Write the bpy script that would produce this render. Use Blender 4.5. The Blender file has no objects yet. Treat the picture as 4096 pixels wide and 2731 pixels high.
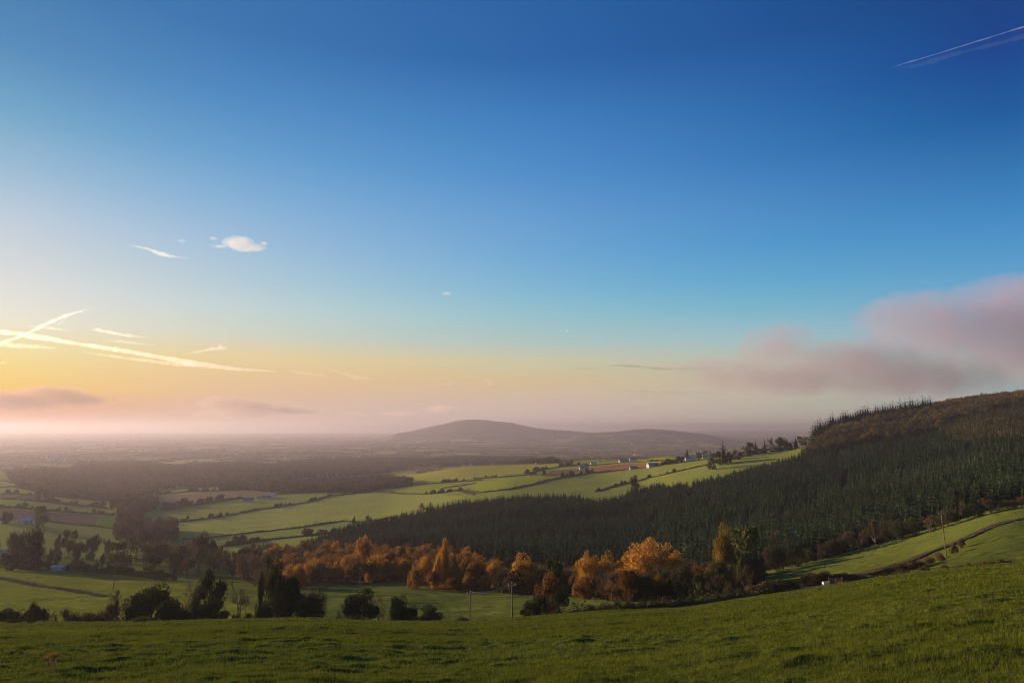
import bpy, math, random
import numpy as np
R = math.radians
SC = bpy.context.scene
COL = SC.collection
rs = np.random.RandomState

# ------------------------------------------------------------------ camera geometry
F = 682.667
TH = math.atan((428.0 - 341.0) / F)
CT, ST = math.cos(TH), math.sin(TH)
def uv(px, py):
    a = (np.asarray(px, float) - 512) / F
    b = (341 - np.asarray(py, float)) / F
    d = CT - ST * b
    return a / d, (ST + CT * b) / d
def vpy(py): return float(uv(512, py)[1])
def proj(x, y, z):
    y = np.maximum(y, 0.01)
    cy = CT * y + ST * z
    cz = -ST * y + CT * z
    return 512 + F * x / cy, 341 - F * cz / cy

cam = bpy.data.cameras.new("camera")
cam.sensor_width = 36.0
cam.lens = 36.0 * F / 1024
cam.clip_start = 0.1
cam.clip_end = 400000
camo = bpy.data.objects.new("camera", cam)
COL.objects.link(camo)
camo.rotation_euler = (math.pi / 2 + TH, 0, 0)
SC.camera = camo

# ------------------------------------------------------------------ noise
def _h(ix, iy, s):
    n = (ix.astype(np.int64) * 374761393 + iy.astype(np.int64) * 668265263 + s * 1442695041) & 0xffffffff
    n = ((n ^ (n >> 13)) * 1274126177) & 0xffffffff
    n = (n ^ (n >> 16)) & 0xffffffff
    return n / 4294967295.0
def vn(x, y, s=0):
    x = np.asarray(x, float); y = np.asarray(y, float)
    ix = np.floor(x); iy = np.floor(y)
    fx = x - ix; fy = y - iy
    fx = fx * fx * (3 - 2 * fx); fy = fy * fy * (3 - 2 * fy)
    a = _h(ix, iy, s); b = _h(ix + 1, iy, s); c = _h(ix, iy + 1, s); d = _h(ix + 1, iy + 1, s)
    return (a + (b - a) * fx) * (1 - fy) + (c + (d - c) * fx) * fy
def fbm(x, y, s=0, o=3):
    t = 0; a = 1; w = 0
    for k in range(o):
        t = t + a * vn(x * 2 ** k + 17 * k, y * 2 ** k - 9 * k, s + k); w += a; a *= .5
    return t / w * 2 - 1
def sst(a, b, x):
    t = np.clip((np.asarray(x, float) - a) / (b - a), 0, 1)
    return t * t * (3 - 2 * t)

# ------------------------------------------------------------------ terrain (real heights, metres; the eye is at z = 0)
def pchip(x, y, xi):
    x = np.asarray(x, float); y = np.asarray(y, float)
    h = np.diff(x); dl = np.diff(y) / h
    m = np.zeros_like(y)
    for i in range(1, len(x) - 1):
        if dl[i - 1] * dl[i] > 0:
            w1 = 2 * h[i] + h[i - 1]; w2 = h[i] + 2 * h[i - 1]
            m[i] = (w1 + w2) / (w1 / dl[i - 1] + w2 / dl[i])
    m[0] = dl[0]; m[-1] = dl[-1]
    k = np.clip(np.searchsorted(x, xi) - 1, 0, len(x) - 2)
    t = (xi - x[k]) / h[k]
    t = np.clip(t, 0, 1)
    return ((2 * t**3 - 3 * t**2 + 1) * y[k] + (t**3 - 2 * t**2 + t) * h[k] * m[k]
            + (-2 * t**3 + 3 * t**2) * y[k + 1] + (t**3 - t**2) * h[k] * m[k + 1])
FARL = [(2200, 471), (3200, 461), (4800, 451), (7500, 443), (12500, 437), (20000, 432.8)]
# column -> brow (distance, py), then profile (distance, py)
TER = {
 -150: ((112, 622), [(125, 628), (145, 622), (170, 612), (230, 592), (300, 572), (350, 566), (450, 545), (600, 524), (900, 500), (1200, 490), (1600, 480)] + FARL),
 0: ((110, 622), [(125, 629), (145, 622), (170, 612), (230, 592), (300, 572), (350, 566), (450, 545), (600, 524), (900, 500), (1200, 490), (1600, 480)] + FARL),
 128: ((110, 622), [(125, 629), (155, 616), (200, 600), (260, 585), (320, 574), (450, 556), (600, 537), (800, 518), (1000, 506), (1300, 494), (1600, 484.5)] + FARL),
 256: ((106, 619), [(125, 628), (160, 612), (200, 600), (260, 586), (330, 576), (500, 549), (600, 539), (700, 528), (850, 515), (1000, 504), (1200, 494), (1500, 485)] + FARL),
 320: ((106, 618.5), [(126, 629), (160, 612), (215, 596), (270, 584), (330, 575), (450, 555), (600, 536), (700, 526), (850, 513), (1000, 503), (1250, 491), (1500, 484.5)] + FARL),
 384: ((112, 621.5), [(130, 630), (165, 612), (230, 592), (300, 580), (450, 556), (520, 545), (600, 533), (700, 522), (850, 510), (1000, 501), (1250, 488.5), (1500, 482), (2200, 472.5), (3200, 461), (4800, 451), (7500, 443), (12500, 437), (20000, 432.8)]),
 468: ((116, 621.5), [(132, 629), (165, 613), (235, 593), (300, 580), (450, 553), (600, 526), (700, 513), (800, 503), (950, 493), (1150, 484), (1400, 475), (1750, 466.5), (2150, 468), (3000, 460), (4800, 451), (7500, 443), (12500, 437), (20000, 432.8)]),
 512: ((118, 618), [(135, 627), (170, 609), (240, 592), (275, 586), (330, 576), (450, 548), (600, 520), (700, 508), (800, 498), (950, 488), (1100, 480), (1400, 472), (1700, 465), (2100, 466), (3000, 460), (4800, 451), (7500, 443), (12500, 437), (20000, 432.8)]),
 600: ((122, 611), [(138, 617), (170, 604), (230, 595), (275, 588), (330, 577), (450, 548), (600, 518), (750, 500), (850, 492), (980, 484), (1150, 473), (1400, 464.5), (1750, 458.8), (2300, 461), (3400, 456), (4800, 451), (7500, 443), (12500, 437), (20000, 432)]),
 640: ((125, 609), [(140, 614), (175, 602), (230, 594), (290, 584), (400, 556), (550, 525), (700, 502), (850, 489), (950, 482), (1150, 467.5), (1400, 461), (1700, 457.8), (2300, 460), (3600, 455), (4800, 451), (7500, 442.5), (12500, 436), (20000, 431)]),
 675: ((127, 607), [(142, 611), (175, 599), (230, 591), (290, 580), (400, 551), (550, 519), (700, 495), (820, 483), (950, 473), (1150, 461), (1400, 456.5), (1600, 456), (2200, 462), (3700, 456), (4800, 451), (7500, 442), (12500, 435), (20000, 430.8)]),
 723: ((128, 600.5), [(143, 604.5), (175, 594), (220, 584), (290, 571), (400, 543), (550, 511), (700, 489), (820, 474), (920, 465), (1020, 458), (1120, 456), (1300, 458), (2300, 463), (4000, 455), (5200, 449), (7500, 441.5), (12500, 434.5), (20000, 430.4)]),
 768: ((130, 594), [(145, 598), (175, 589), (200, 580), (240, 573), (290, 563), (400, 535), (550, 503), (700, 481), (850, 465), (930, 457), (1000, 453), (1080, 451.5), (1250, 455), (2400, 464), (4200, 455), (5600, 447), (8000, 440.5), (13000, 434), (22000, 430)]),
 812: ((131, 587.5), [(147, 591.5), (175, 583), (190, 577), (250, 563), (285, 557), (400, 529), (550, 499), (700, 476), (850, 456), (950, 448), (1020, 445), (1080, 447), (1300, 456), (2400, 465), (4200, 456), (5600, 447), (8000, 440), (13000, 434), (24000, 429.6)]),
 840: ((132, 583), [(148, 587), (175, 579), (190, 572), (240, 560), (275, 553), (330, 540), (450, 512), (600, 486), (750, 465), (870, 447), (960, 434), (1050, 425), (1130, 426), (1350, 446), (2400, 462), (4200, 455), (5600, 447), (8000, 440), (13000, 434), (24000, 429.6)]),
 896: ((135, 573.5), [(150, 576), (170, 571), (185, 566), (210, 557), (250, 545), (275, 539), (330, 525), (450, 498), (600, 472), (720, 456), (850, 441), (950, 430), (1050, 418), (1130, 416.5), (1400, 440), (2400, 455), (4200, 452), (5600, 446), (8000, 440), (13000, 434), (24000, 429.6)]),
 1024: ((130, 561), [(145, 563), (160, 556), (185, 537), (215, 519), (240, 509.5), (330, 487), (450, 463), (600, 439), (750, 422), (900, 409), (1050, 400), (1150, 397), (1400, 404), (2400, 440), (4200, 448), (5600, 444), (8000, 439), (13000, 434), (24000, 429.6)]),
 1180: ((125, 548), [(142, 549), (160, 540), (200, 515), (240, 499), (330, 477), (450, 453), (600, 430), (750, 412), (900, 398), (1050, 388), (1150, 385), (1400, 392), (2400, 430), (4200, 445), (5600, 444), (8000, 439), (13000, 434), (24000, 429.6)]),
}
NT = 900
TT = np.linspace(math.log(1.0), math.log(70000), NT)
_cu, _cz = [], []
for px_, ((yb, pb), prof) in sorted(TER.items()):
    vb = vpy(pb); s_ = (-vb * yb - 1.9) / yb
    pts = [(y, -1.9 - s_ * y - 0.012 * y * (1 - y / yb) * -1) for y in (1, 1.5, 2.2, 3, 4.5, 6, 8, 11, 15, 20, 27, 36, 48, 62, 78, 94)] + [(yb, vb * yb)]
    pts += [(y, vpy(p) * y) for y, p in prof]
    pts += [(24500 if px_ < 690 else 36000, -181), (70500, -200)]
    a = np.array(pts)
    _cu.append((px_ - 512) / F / 1.022)
    _cz.append(pchip(np.log(a[:, 0]), a[:, 1], TT))
_cu = np.array(_cu); _cz = np.array(_cz)
NU = 421
UU = np.linspace(-1.35, 1.35, NU)
TAB = np.zeros((NU, NT))
for j in range(NT):
    TAB[:, j] = pchip(_cu, _cz[:, j], np.clip(UU, _cu[0], _cu[-1]))
# far hills: silhouettes seen beyond the plain
SIL1 = np.array([(380, 434), (405, 431.8), (415, 430), (428, 427), (440, 424.6), (448, 422.8), (456, 420.6), (464, 419.2), (472, 419), (486, 419.6), (496, 421), (505, 421.2), (513, 422.6), (520, 424), (530, 426.5), (545, 428.8), (560, 430), (585, 431.6), (600, 433), (640, 437)], float)
SIL2 = np.array([(560, 438), (590, 432.2), (612, 431.2), (630, 429.2), (648, 428.2), (665, 429.2), (680, 430.8), (700, 433), (725, 437), (740, 440)], float)
def hbase(x, y):
    x = np.asarray(x, float); y = np.asarray(y, float)
    ye = np.maximum(y, 1.001)
    u = np.clip(x / np.maximum(y, 15.0), -1.349, 1.349)
    fu = (u + 1.35) / 2.7 * (NU - 1); iu = np.clip(fu.astype(int), 0, NU - 2); fu = fu - iu
    ft = (np.log(np.minimum(ye, 69000)) - TT[0]) / (TT[-1] - TT[0]) * (NT - 1); it = np.clip(ft.astype(int), 0, NT - 2); ft = ft - it
    z = (TAB[iu, it] * (1 - fu) + TAB[iu + 1, it] * fu) * (1 - ft) + (TAB[iu, it + 1] * (1 - fu) + TAB[iu + 1, it + 1] * fu) * ft
    z = np.where(y < 1.001, -1.9 + (-y) * 0.05 - 0.2 + 0 * x, z)
    # far hills
    px = 512 + F * 1.009 * x / np.maximum(y, 1)
    for S, yc, wd, lo in ((SIL1, 9600., 1500., 7.0), (SIL2, 8200., 1100., 3.0)):
        d = (y - yc) / wd
        m = (np.abs(d) < 3.2) & (px > S[0, 0]) & (px < S[-1, 0])
        if np.any(m):
            b = (341 - np.interp(px, S[:, 0], S[:, 1])) / F
            zt = (ST + CT * b) / (CT - ST * b) * yc
            zt = zt + lo * fbm(x / 160., y / 160., 91) * (zt > -120)
            edge = sst(S[0, 0], S[0, 0] + 20, px) * (1 - sst(S[-1, 0] - 30, S[-1, 0], px))
            z = np.where(m, z + np.maximum(zt - z, 0) * np.exp(-d * d * 1.3) * edge, z)
    return z
def hfull(x, y):
    z = hbase(x, y)
    x = np.asarray(x, float); y = np.asarray(y, float)
    far = sst(1500, 5000, y)
    z = z + fbm(x / 900., y / 900., 3) * 6 * far + fbm(x / 260., y / 260., 4) * 3.0 * far * (1 - sst(20000, 26000, y))
    z = z + fbm(x / 38., y / 38., 5) * 0.7 * sst(160, 300, y) + fbm(x / 11., y / 11., 8) * .16 * sst(120, 160, y) * (1 - sst(600, 900, y))
    near = 1 - sst(105, 140, y)
    mid = sst(138, 165, y) * (1 - sst(420, 620, y))
    # tussocks of the near pasture; trodden terracettes of the fields below
    t1 = np.maximum(fbm(x / 1.5, y / .85, 11, 3), -0.1)
    z = z + near * (0.17 * t1 + 0.07 * fbm(x / .55, y / .40, 12, 2) + 0.25 * fbm(x / 14., y / 9., 13, 2))
    ph = y / 3.4 + 1.4 * fbm(x / 16., y / 9., 21, 2) * 2
    z = z + mid * (0.15 * np.sin(ph * 2 * math.pi) * (0.4 + vn(x / 14., y / 7., 22)) + 0.12 * fbm(x / 3.2, y / 1.6, 23, 2))
    return z
YS = np.exp(np.linspace(math.log(6), math.log(45000), 5000))
def hit(px, py, y0=6, y1=45000):
    """first ground point seen through a pixel, between two distances"""
    u, v = uv(px, py)
    g = YS[(YS >= y0) & (YS <= y1)]
    z = hbase(u * g, g)
    k = np.nonzero(z >= v * g)[0]
    y = g[k[0]] if len(k) else g[int(np.argmin(np.abs(z - v * g)))]
    return np.array([u * y, y, float(hbase(u * y, y))])
def gpt(px, y, dz=0.0):
    py = 560
    for _ in range(4):
        u = uv(px, py)[0]; x = float(u * y); z = float(hfull(x, y)); py = float(proj(x, y, z)[1])
    return np.array([x, y, z + dz])
def ztop(y, x, py_top):
    """height above sea of the point over (x, y) that is seen at py_top"""
    return vpy(py_top) * y

# ------------------------------------------------------------------ mesh plumbing
def tag(o, label=None, cat=None, group=None, kind=None):
    if label: o['label'] = label
    if cat: o['category'] = cat
    if group: o['group'] = group
    if kind: o['kind'] = kind
    return o
class Geo:
    def __init__(s): s.v = []; s.f = []; s.r = []; s.n = 0
    def add(s, V, Fc, r=None):
        V = np.asarray(V, np.float32).reshape(-1, 3); Fc = np.asarray(Fc, np.int32)
        s.v.append(V); s.f.append(Fc + s.n); s.n += len(V)
        s.r.append(np.full(len(V), .5, np.float32) if r is None else np.broadcast_to(np.asarray(r, np.float32), (len(V),)))
    def arr(s): return np.concatenate(s.v), np.concatenate(s.f), np.concatenate(s.r)
    def mesh(s, name, mat, smooth=False):
        V, Fc, r = s.arr()
        return rawmesh(name, V, Fc, mat, r, smooth)
def rawmesh(name, V, Fc, mat, r=None, smooth=False):
    me = bpy.data.meshes.new(name)
    k = Fc.shape[1]
    me.vertices.add(len(V)); me.vertices.foreach_set('co', np.ascontiguousarray(V, np.float32).ravel())
    me.loops.add(Fc.size); me.loops.foreach_set('vertex_index', np.ascontiguousarray(Fc, np.int32).ravel())
    me.polygons.add(len(Fc)); me.polygons.foreach_set('loop_start', np.arange(len(Fc), dtype=np.int32) * k)
    me.polygons.foreach_set('use_smooth', np.full(len(Fc), smooth, bool))
    me.update(calc_edges=True)
    if r is not None:
        a = me.attributes.new('rnd', 'FLOAT', 'POINT'); a.data.foreach_set('value', np.ascontiguousarray(r, np.float32))
    if mat: me.materials.append(mat)
    return me
def link(name, me, parent=None, loc=None, rz=0, sc=None):
    o = bpy.data.objects.new(name, me); COL.objects.link(o)
    if parent is not None: o.parent = parent
    if loc is not None: o.location = [float(c) for c in loc]
    o.rotation_euler = (0, 0, rz)
    if sc is not None: o.scale = sc if hasattr(sc, '__len__') else (sc, sc, sc)
    return o
def tris(rng, C, size, flat=0.0, out=None):
    """random leaf triangles round centres C"""
    n = len(C); size = np.broadcast_to(size, (n,))[:, None]
    a = rng.normal(size=(n, 3)); a /= np.linalg.norm(a, axis=1)[:, None] + 1e-9
    b = rng.normal(size=(n, 3)); b[:, 2] *= (1 - flat)
    b -= a * np.sum(a * b, 1)[:, None]; b /= np.linalg.norm(b, axis=1)[:, None] + 1e-9
    s = size * rng.uniform(.6, 1.3, (n, 1))
    V = np.stack([C - a * s * .5 - b * s * .45, C + a * s * .6 - b * s * .15, C - a * s * .05 + b * s * .6], 1).reshape(-1, 3)
    return V, np.arange(3 * n).reshape(-1, 3)
def spikes(P, D, L, W, rng):
    """thin tapering twigs: from P along D"""
    n = len(P); D = D / (np.linalg.norm(D, axis=1)[:, None] + 1e-9)
    s = np.cross(D, rng.normal(size=(n, 3))); s /= np.linalg.norm(s, axis=1)[:, None] + 1e-9
    L = np.broadcast_to(L, (n,))[:, None]; W = np.broadcast_to(W, (n,))[:, None]
    V = np.stack([P - s * W * .5, P + s * W * .5, P + D * L], 1).reshape(-1, 3)
    return V, np.arange(3 * n).reshape(-1, 3)
def tube(g, P, rad, k=6, r=.5):
    P = np.asarray(P, float); n = len(P)
    rad = np.broadcast_to(np.asarray(rad, float), (n,))
    T = np.gradient(P, axis=0); T /= np.linalg.norm(T, axis=1)[:, None] + 1e-9
    ref = np.array([0.31, 0.95, 0.05]) if abs(T[0, 2]) > .7 else np.array([0, 0, 1.])
    A = np.cross(T, ref); A /= np.linalg.norm(A, axis=1)[:, None] + 1e-9
    B = np.cross(T, A)
    ang = np.arange(k) * 2 * math.pi / k
    V = (P[:, None, :] + rad[:, None, None] * (A[:, None, :] * np.cos(ang)[None, :, None] + B[:, None, :] * np.sin(ang)[None, :, None])).reshape(-1, 3)
    fs = []
    for i in range(n - 1):
        for j in range(k):
            a, b = i * k + j, i * k + (j + 1) % k
            fs += [(a, b, b + k), (a, b + k, a + k)]
    for j in range(1, k - 1):
        fs += [(0, j + 1, j), ((n - 1) * k, (n - 1) * k + j, (n - 1) * k + j + 1)]
    g.add(V, fs, r)
def box(g, c, s, rz=0, r=.5):
    x, y, z = [q / 2 for q in s]
    V = np.array([(-x, -y, -z), (x, -y, -z), (x, y, -z), (-x, y, -z), (-x, -y, z), (x, -y, z), (x, y, z), (-x, y, z)])
    ca, sa = math.cos(rz), math.sin(rz)
    V = np.stack([V[:, 0] * ca - V[:, 1] * sa, V[:, 0] * sa + V[:, 1] * ca, V[:, 2]], 1) + np.array(c)
    g.add(V, [(0, 2, 1), (0, 3, 2), (4, 5, 6), (4, 6, 7), (0, 1, 5), (0, 5, 4), (1, 2, 6), (1, 6, 5), (2, 3, 7), (2, 7, 6), (3, 0, 4), (3, 4, 7)], r)

# ------------------------------------------------------------------ materials
def newmat(name):
    m = bpy.data.materials.new(name); m.use_nodes = True
    nt = m.node_tree; nt.nodes.clear()
    return m, nt, nt.nodes, nt.links
def N(ns, t, **k):
    n = ns.new(t)
    for a, b in k.items(): setattr(n, a, b)
    return n
def foliage(name, dark, light, trans=.25, extra=None):
    m, nt, ns, L = newmat(name)
    out = N(ns, 'ShaderNodeOutputMaterial')
    at = N(ns, 'ShaderNodeAttribute', attribute_name='rnd')
    oi = N(ns, 'ShaderNodeObjectInfo')
    ad = N(ns, 'ShaderNodeMath', operation='MULTIPLY_ADD'); ad.inputs[1].default_value = .55; L.new(oi.outputs['Random'], ad.inputs[0])
    mu = N(ns, 'ShaderNodeMath', operation='MULTIPLY'); mu.inputs[1].default_value = .55
    L.new(at.outputs['Fac'], mu.inputs[0]); L.new(mu.outputs[0], ad.inputs[2])
    cr = N(ns, 'ShaderNodeValToRGB')
    cr.color_ramp.elements[0].color = (*dark, 1); cr.color_ramp.elements[1].color = (*light, 1)
    if extra:
        e = cr.color_ramp.elements.new(extra[0]); e.color = (*extra[1], 1)
    L.new(ad.outputs[0], cr.inputs[0])
    d = N(ns, 'ShaderNodeBsdfDiffuse'); t = N(ns, 'ShaderNodeBsdfTranslucent'); mx = N(ns, 'ShaderNodeMixShader')
    mx.inputs[0].default_value = trans
    L.new(cr.outputs[0], d.inputs[0]); L.new(cr.outputs[0], t.inputs[0])
    L.new(d.outputs[0], mx.inputs[1]); L.new(t.outputs[0], mx.inputs[2]); L.new(mx.outputs[0], out.inputs[0])
    return m
def solid(name, col, var=.25, scale=3., rough=.8, metal=0.):
    m, nt, ns, L = newmat(name)
    out = N(ns, 'ShaderNodeOutputMaterial'); p = N(ns, 'ShaderNodeBsdfPrincipled')
    tc = N(ns, 'ShaderNodeTexCoord'); nz = N(ns, 'ShaderNodeTexNoise'); nz.inputs['Scale'].default_value = scale; nz.inputs['Detail'].default_value = 5
    L.new(tc.outputs['Object'], nz.inputs['Vector'])
    cr = N(ns, 'ShaderNodeValToRGB')
    cr.color_ramp.elements[0].position = .3; cr.color_ramp.elements[1].position = .7
    cr.color_ramp.elements[0].color = (*[c * (1 - var) for c in col], 1); cr.color_ramp.elements[1].color = (*[min(1, c * (1 + var)) for c in col], 1)
    L.new(nz.outputs['Fac'], cr.inputs[0]); L.new(cr.outputs[0], p.inputs['Base Color'])
    p.inputs['Specular IOR Level'].default_value = 0. if rough > .9 else .3; p.inputs['Roughness'].default_value = rough; p.inputs['Metallic'].default_value = metal
    L.new(p.outputs[0], out.inputs[0])
    return m
M = dict(
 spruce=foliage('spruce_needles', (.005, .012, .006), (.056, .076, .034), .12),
 larch=foliage('larch_needles', (.022, .024, .013), (.115, .095, .042), .2),
 autumn=foliage('autumn_leaves', (.045, .028, .010), (.52, .25, .038), .3, (.55, (.22, .10, .020))),
 bright=foliage('bright_orange_leaves', (.30, .13, .02), (.66, .30, .045), .3),
 beech=foliage('beech_leaves', (.010, .014, .007), (.17, .105, .038), .2, (.5, (.055, .055, .022))),
 brown=foliage('brown_twigs', (.07, .05, .03), (.16, .11, .06), .2),
 ivy=foliage('ivy_leaves', (.025, .035, .014), (.075, .085, .03), .15),
 olive=foliage('olive_leaves', (.05, .055, .018), (.13, .13, .04), .2),
 gold=foliage('sun_tinted_ivy_leaves', (.11, .075, .018), (.30, .19, .04), .25),  # gold leaf colour paints in the low sun on the ivy
 hedge=foliage('hedge_leaves', (.03, .034, .016), (.09, .08, .035), .15),
 wood=foliage('woodland_twigs', (.042, .036, .024), (.125, .09, .05), .2, (.5, (.07, .056, .035))),
 gorse=foliage('gorse_spines', (.06, .045, .02), (.15, .10, .045), .2),
 grass=foliage('grass_blades', (.026, .040, .006), (.150, .163, .022), .28),
 amber=foliage('amber_leaves', (.08, .042, .012), (.66, .33, .055), .3, (.5, (.32, .155, .028))), farwood=foliage('distant_tree_crowns', (.085, .065, .035), (.21, .155, .07), .2), bark=solid('bark', (.10, .075, .05), .4, 4), pole=solid('creosoted_wood', (.13, .075, .048), .35, 6, .75),  # farwood: wood tone lightened to ochre, painting in the plain's golden glow
 metal=solid('galvanised_metal', (.2, .19, .18), .1, 3, .4, .6), wire=solid('cable', (.12, .12, .12), .1, 1, .5),
 porcelain=solid('porcelain', (.25, .2, .18), .1, 5, .3),
 white=solid('white_render', (.50, .48, .45), .06, .8), cream=solid('cream_render', (.7, .62, .5), .08, .8),
 grey=solid('grey_render', (.42, .41, .40), .12, .8), slate=solid('slate_roof', (.10, .105, .12), .25, 1.5, .55),
 bluegrey=solid('blue_grey_roof', (.16, .20, .25), .15, 1.5, .5), rust=solid('rusty_sheet_roof', (.30, .13, .09), .3, 1.2, .7),
 pale=solid('pale_sheet_roof', (.42, .42, .42), .1, 1.2, .5), glass=solid('window_glass', (.05, .06, .08), .1, 1, .15),
 door=solid('painted_door', (.12, .08, .06), .2, 2), track=solid('worn_track', (.055, .045, .038), .35, .8, .95),
 rag=foliage('withered_flower_heads', (.22, .09, .03), (.40, .19, .07), .2),
)
# ------------------------------------------------------------------ plant builders
def spruce(seed, h, rr, whorls, per, segs, wid=.5):
    """tapered conifer: whorls of drooping boughs that end in points"""
    g = Geo(); rng = rs(seed)
    V = []; rv = []
    for i in range(whorls):
        t = (i + .5) / whorls
        z = h * (.06 + .93 * t)
        L0 = rr * (1 - t) ** .6 * (1 - .25 * (t < .12)) + .09 * rr
        m = max(3, int(per * (1 - t * .55)))
        for j in range(m):
            a = 2 * math.pi * (j + rng.uniform(-.35, .35)) / m + i * 1.9
            L = L0 * rng.uniform(.5, 1.22)
            zz = z + rng.uniform(-.5, .5) * h / whorls
            d = np.array([math.cos(a), math.sin(a), 0]); s = np.array([-d[1], d[0], 0])
            up = .25 * t - .12
            c = rng.uniform(0, .45)
            for k in range(segs):
                f0, f1 = k / segs, (k + 1) / segs
                p0 = d * L * f0 + np.array([0, 0, zz + L * (up * f0 - .22 * f0 * (1 - f0) * 2)])
                p1 = d * L * min(1.05, f1 + .12) + np.array([0, 0, zz + L * (up * f1 - .22 * f1 * (1 - f1) * 2) - .04 * h / 12])
                w = wid * L * (1 - .55 * f0) * .42
                dr = np.array([0, 0, -.55 * w])
                V += [p0 - s * w + dr, p0 + np.array([0, 0, .12 * w]), p1, p0 + np.array([0, 0, .12 * w]), p0 + s * w + dr, p1]
                rv += [c, c, min(1, c + .3 + .3 * f1)] * 2  # bough tips lightened in the colour, as if catching the sun
    # dense heart of the crown
    k = 7; a = np.arange(k) * 2 * math.pi / k
    for z0, z1_, q0, q1 in ((.05, .40, .36, .26), (.40, .74, .26, .02)):
        A = np.stack([np.cos(a) * rr * q0, np.sin(a) * rr * q0, np.full(k, z0 * h)], 1); B = np.stack([np.cos(a) * rr * q1, np.sin(a) * rr * q1, np.full(k, z1_ * h)], 1)
        for j in range(k):
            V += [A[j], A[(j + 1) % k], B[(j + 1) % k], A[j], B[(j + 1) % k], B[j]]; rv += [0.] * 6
    # leader
    V += [np.array([-.02 * rr - .05, 0, h * .93]), np.array([.02 * rr + .05, 0, h * .93]), np.array([0, 0, h * 1.03])]; rv += [.5] * 3
    V = np.array(V); g.add(V, np.arange(len(V)).reshape(-1, 3), np.array(rv))
    return g
def trunk(seed, h, r0, lean=0., limbs=0, w=2., k=6, tp=.25, spread=.6):
    g = Geo(); rng = rs(seed + 500)
    n = 6; t = np.linspace(0, 1, n)
    P = np.stack([lean * h * t ** 1.5 + .02 * h * np.sin(t * 5 + seed), .02 * h * np.cos(t * 4 + seed), h * t - .4 * (t == 0)], 1)
    tube(g, P, r0 * (1 - t * (1 - tp)), k, .3)
    for i in range(limbs):
        f = rng.uniform(.25, .9); b = P[int(f * (n - 1))]
        a = rng.uniform(0, 2 * math.pi); L = w * rng.uniform(.5, 1.)
        q = np.linspace(0, 1, 4)
        bend = rng.uniform(.2, 1.)
        Q = b + np.stack([math.cos(a) * L * q * spread, math.sin(a) * L * q * spread, L * (q * .45 + q * q * .35 * bend)], 1)
        tube(g, Q, r0 * .42 * (1 - .75 * q), 4, .3)
        for m in range(3):
            b2 = Q[rng.randint(1, 4)]; a2 = a + rng.uniform(-1, 1); L2 = L * rng.uniform(.25, .55)
            Q2 = b2 + np.stack([math.cos(a2) * L2 * q * .7, math.sin(a2) * L2 * q * .7, L2 * q * rng.uniform(.1, .9)], 1)
            tube(g, Q2, r0 * .2 * (1 - .8 * q), 3, .3)
    return g
def branches(seed, h, r0, depth=4, lean=0.):
    """trunk and boughs by forking, each crooked"""
    g = Geo(); rng = rs(seed)
    def grow(p, d, L, r, k):
        n = 5; P = [p]; dd = d / np.linalg.norm(d)
        for i in range(n - 1):
            dd = dd + rng.normal(size=3) * (.13 + .06 * (depth - k)) + np.array([0, 0, .05]); dd /= np.linalg.norm(dd); P.append(P[-1] + dd * L / (n - 1))
        tube(g, P, np.linspace(r, r * .5, n), 5 if k == depth else 3, .3)
        if k == 0: return
        for c in range(3 if k > 1 else 4):
            q = P[rng.randint(2, n)] if c else P[-1]
            nd = dd + rng.normal(size=3) * (.62 if c else .3); nd[2] = nd[2] * .6 + .18
            grow(q, nd, L * rng.uniform(.5, .8), r * .52, k - 1)
    grow(np.array([0, 0, -.3]), np.array([lean, .05, 1.]), h * .36, r0, depth)
    for a in (.4, 2.3, 4.1): grow(np.array([0, 0, h * .12]), np.array([math.cos(a) * .8, math.sin(a) * .8, .7]), h * .3, r0 * .5, depth - 1)
    return g
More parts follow.
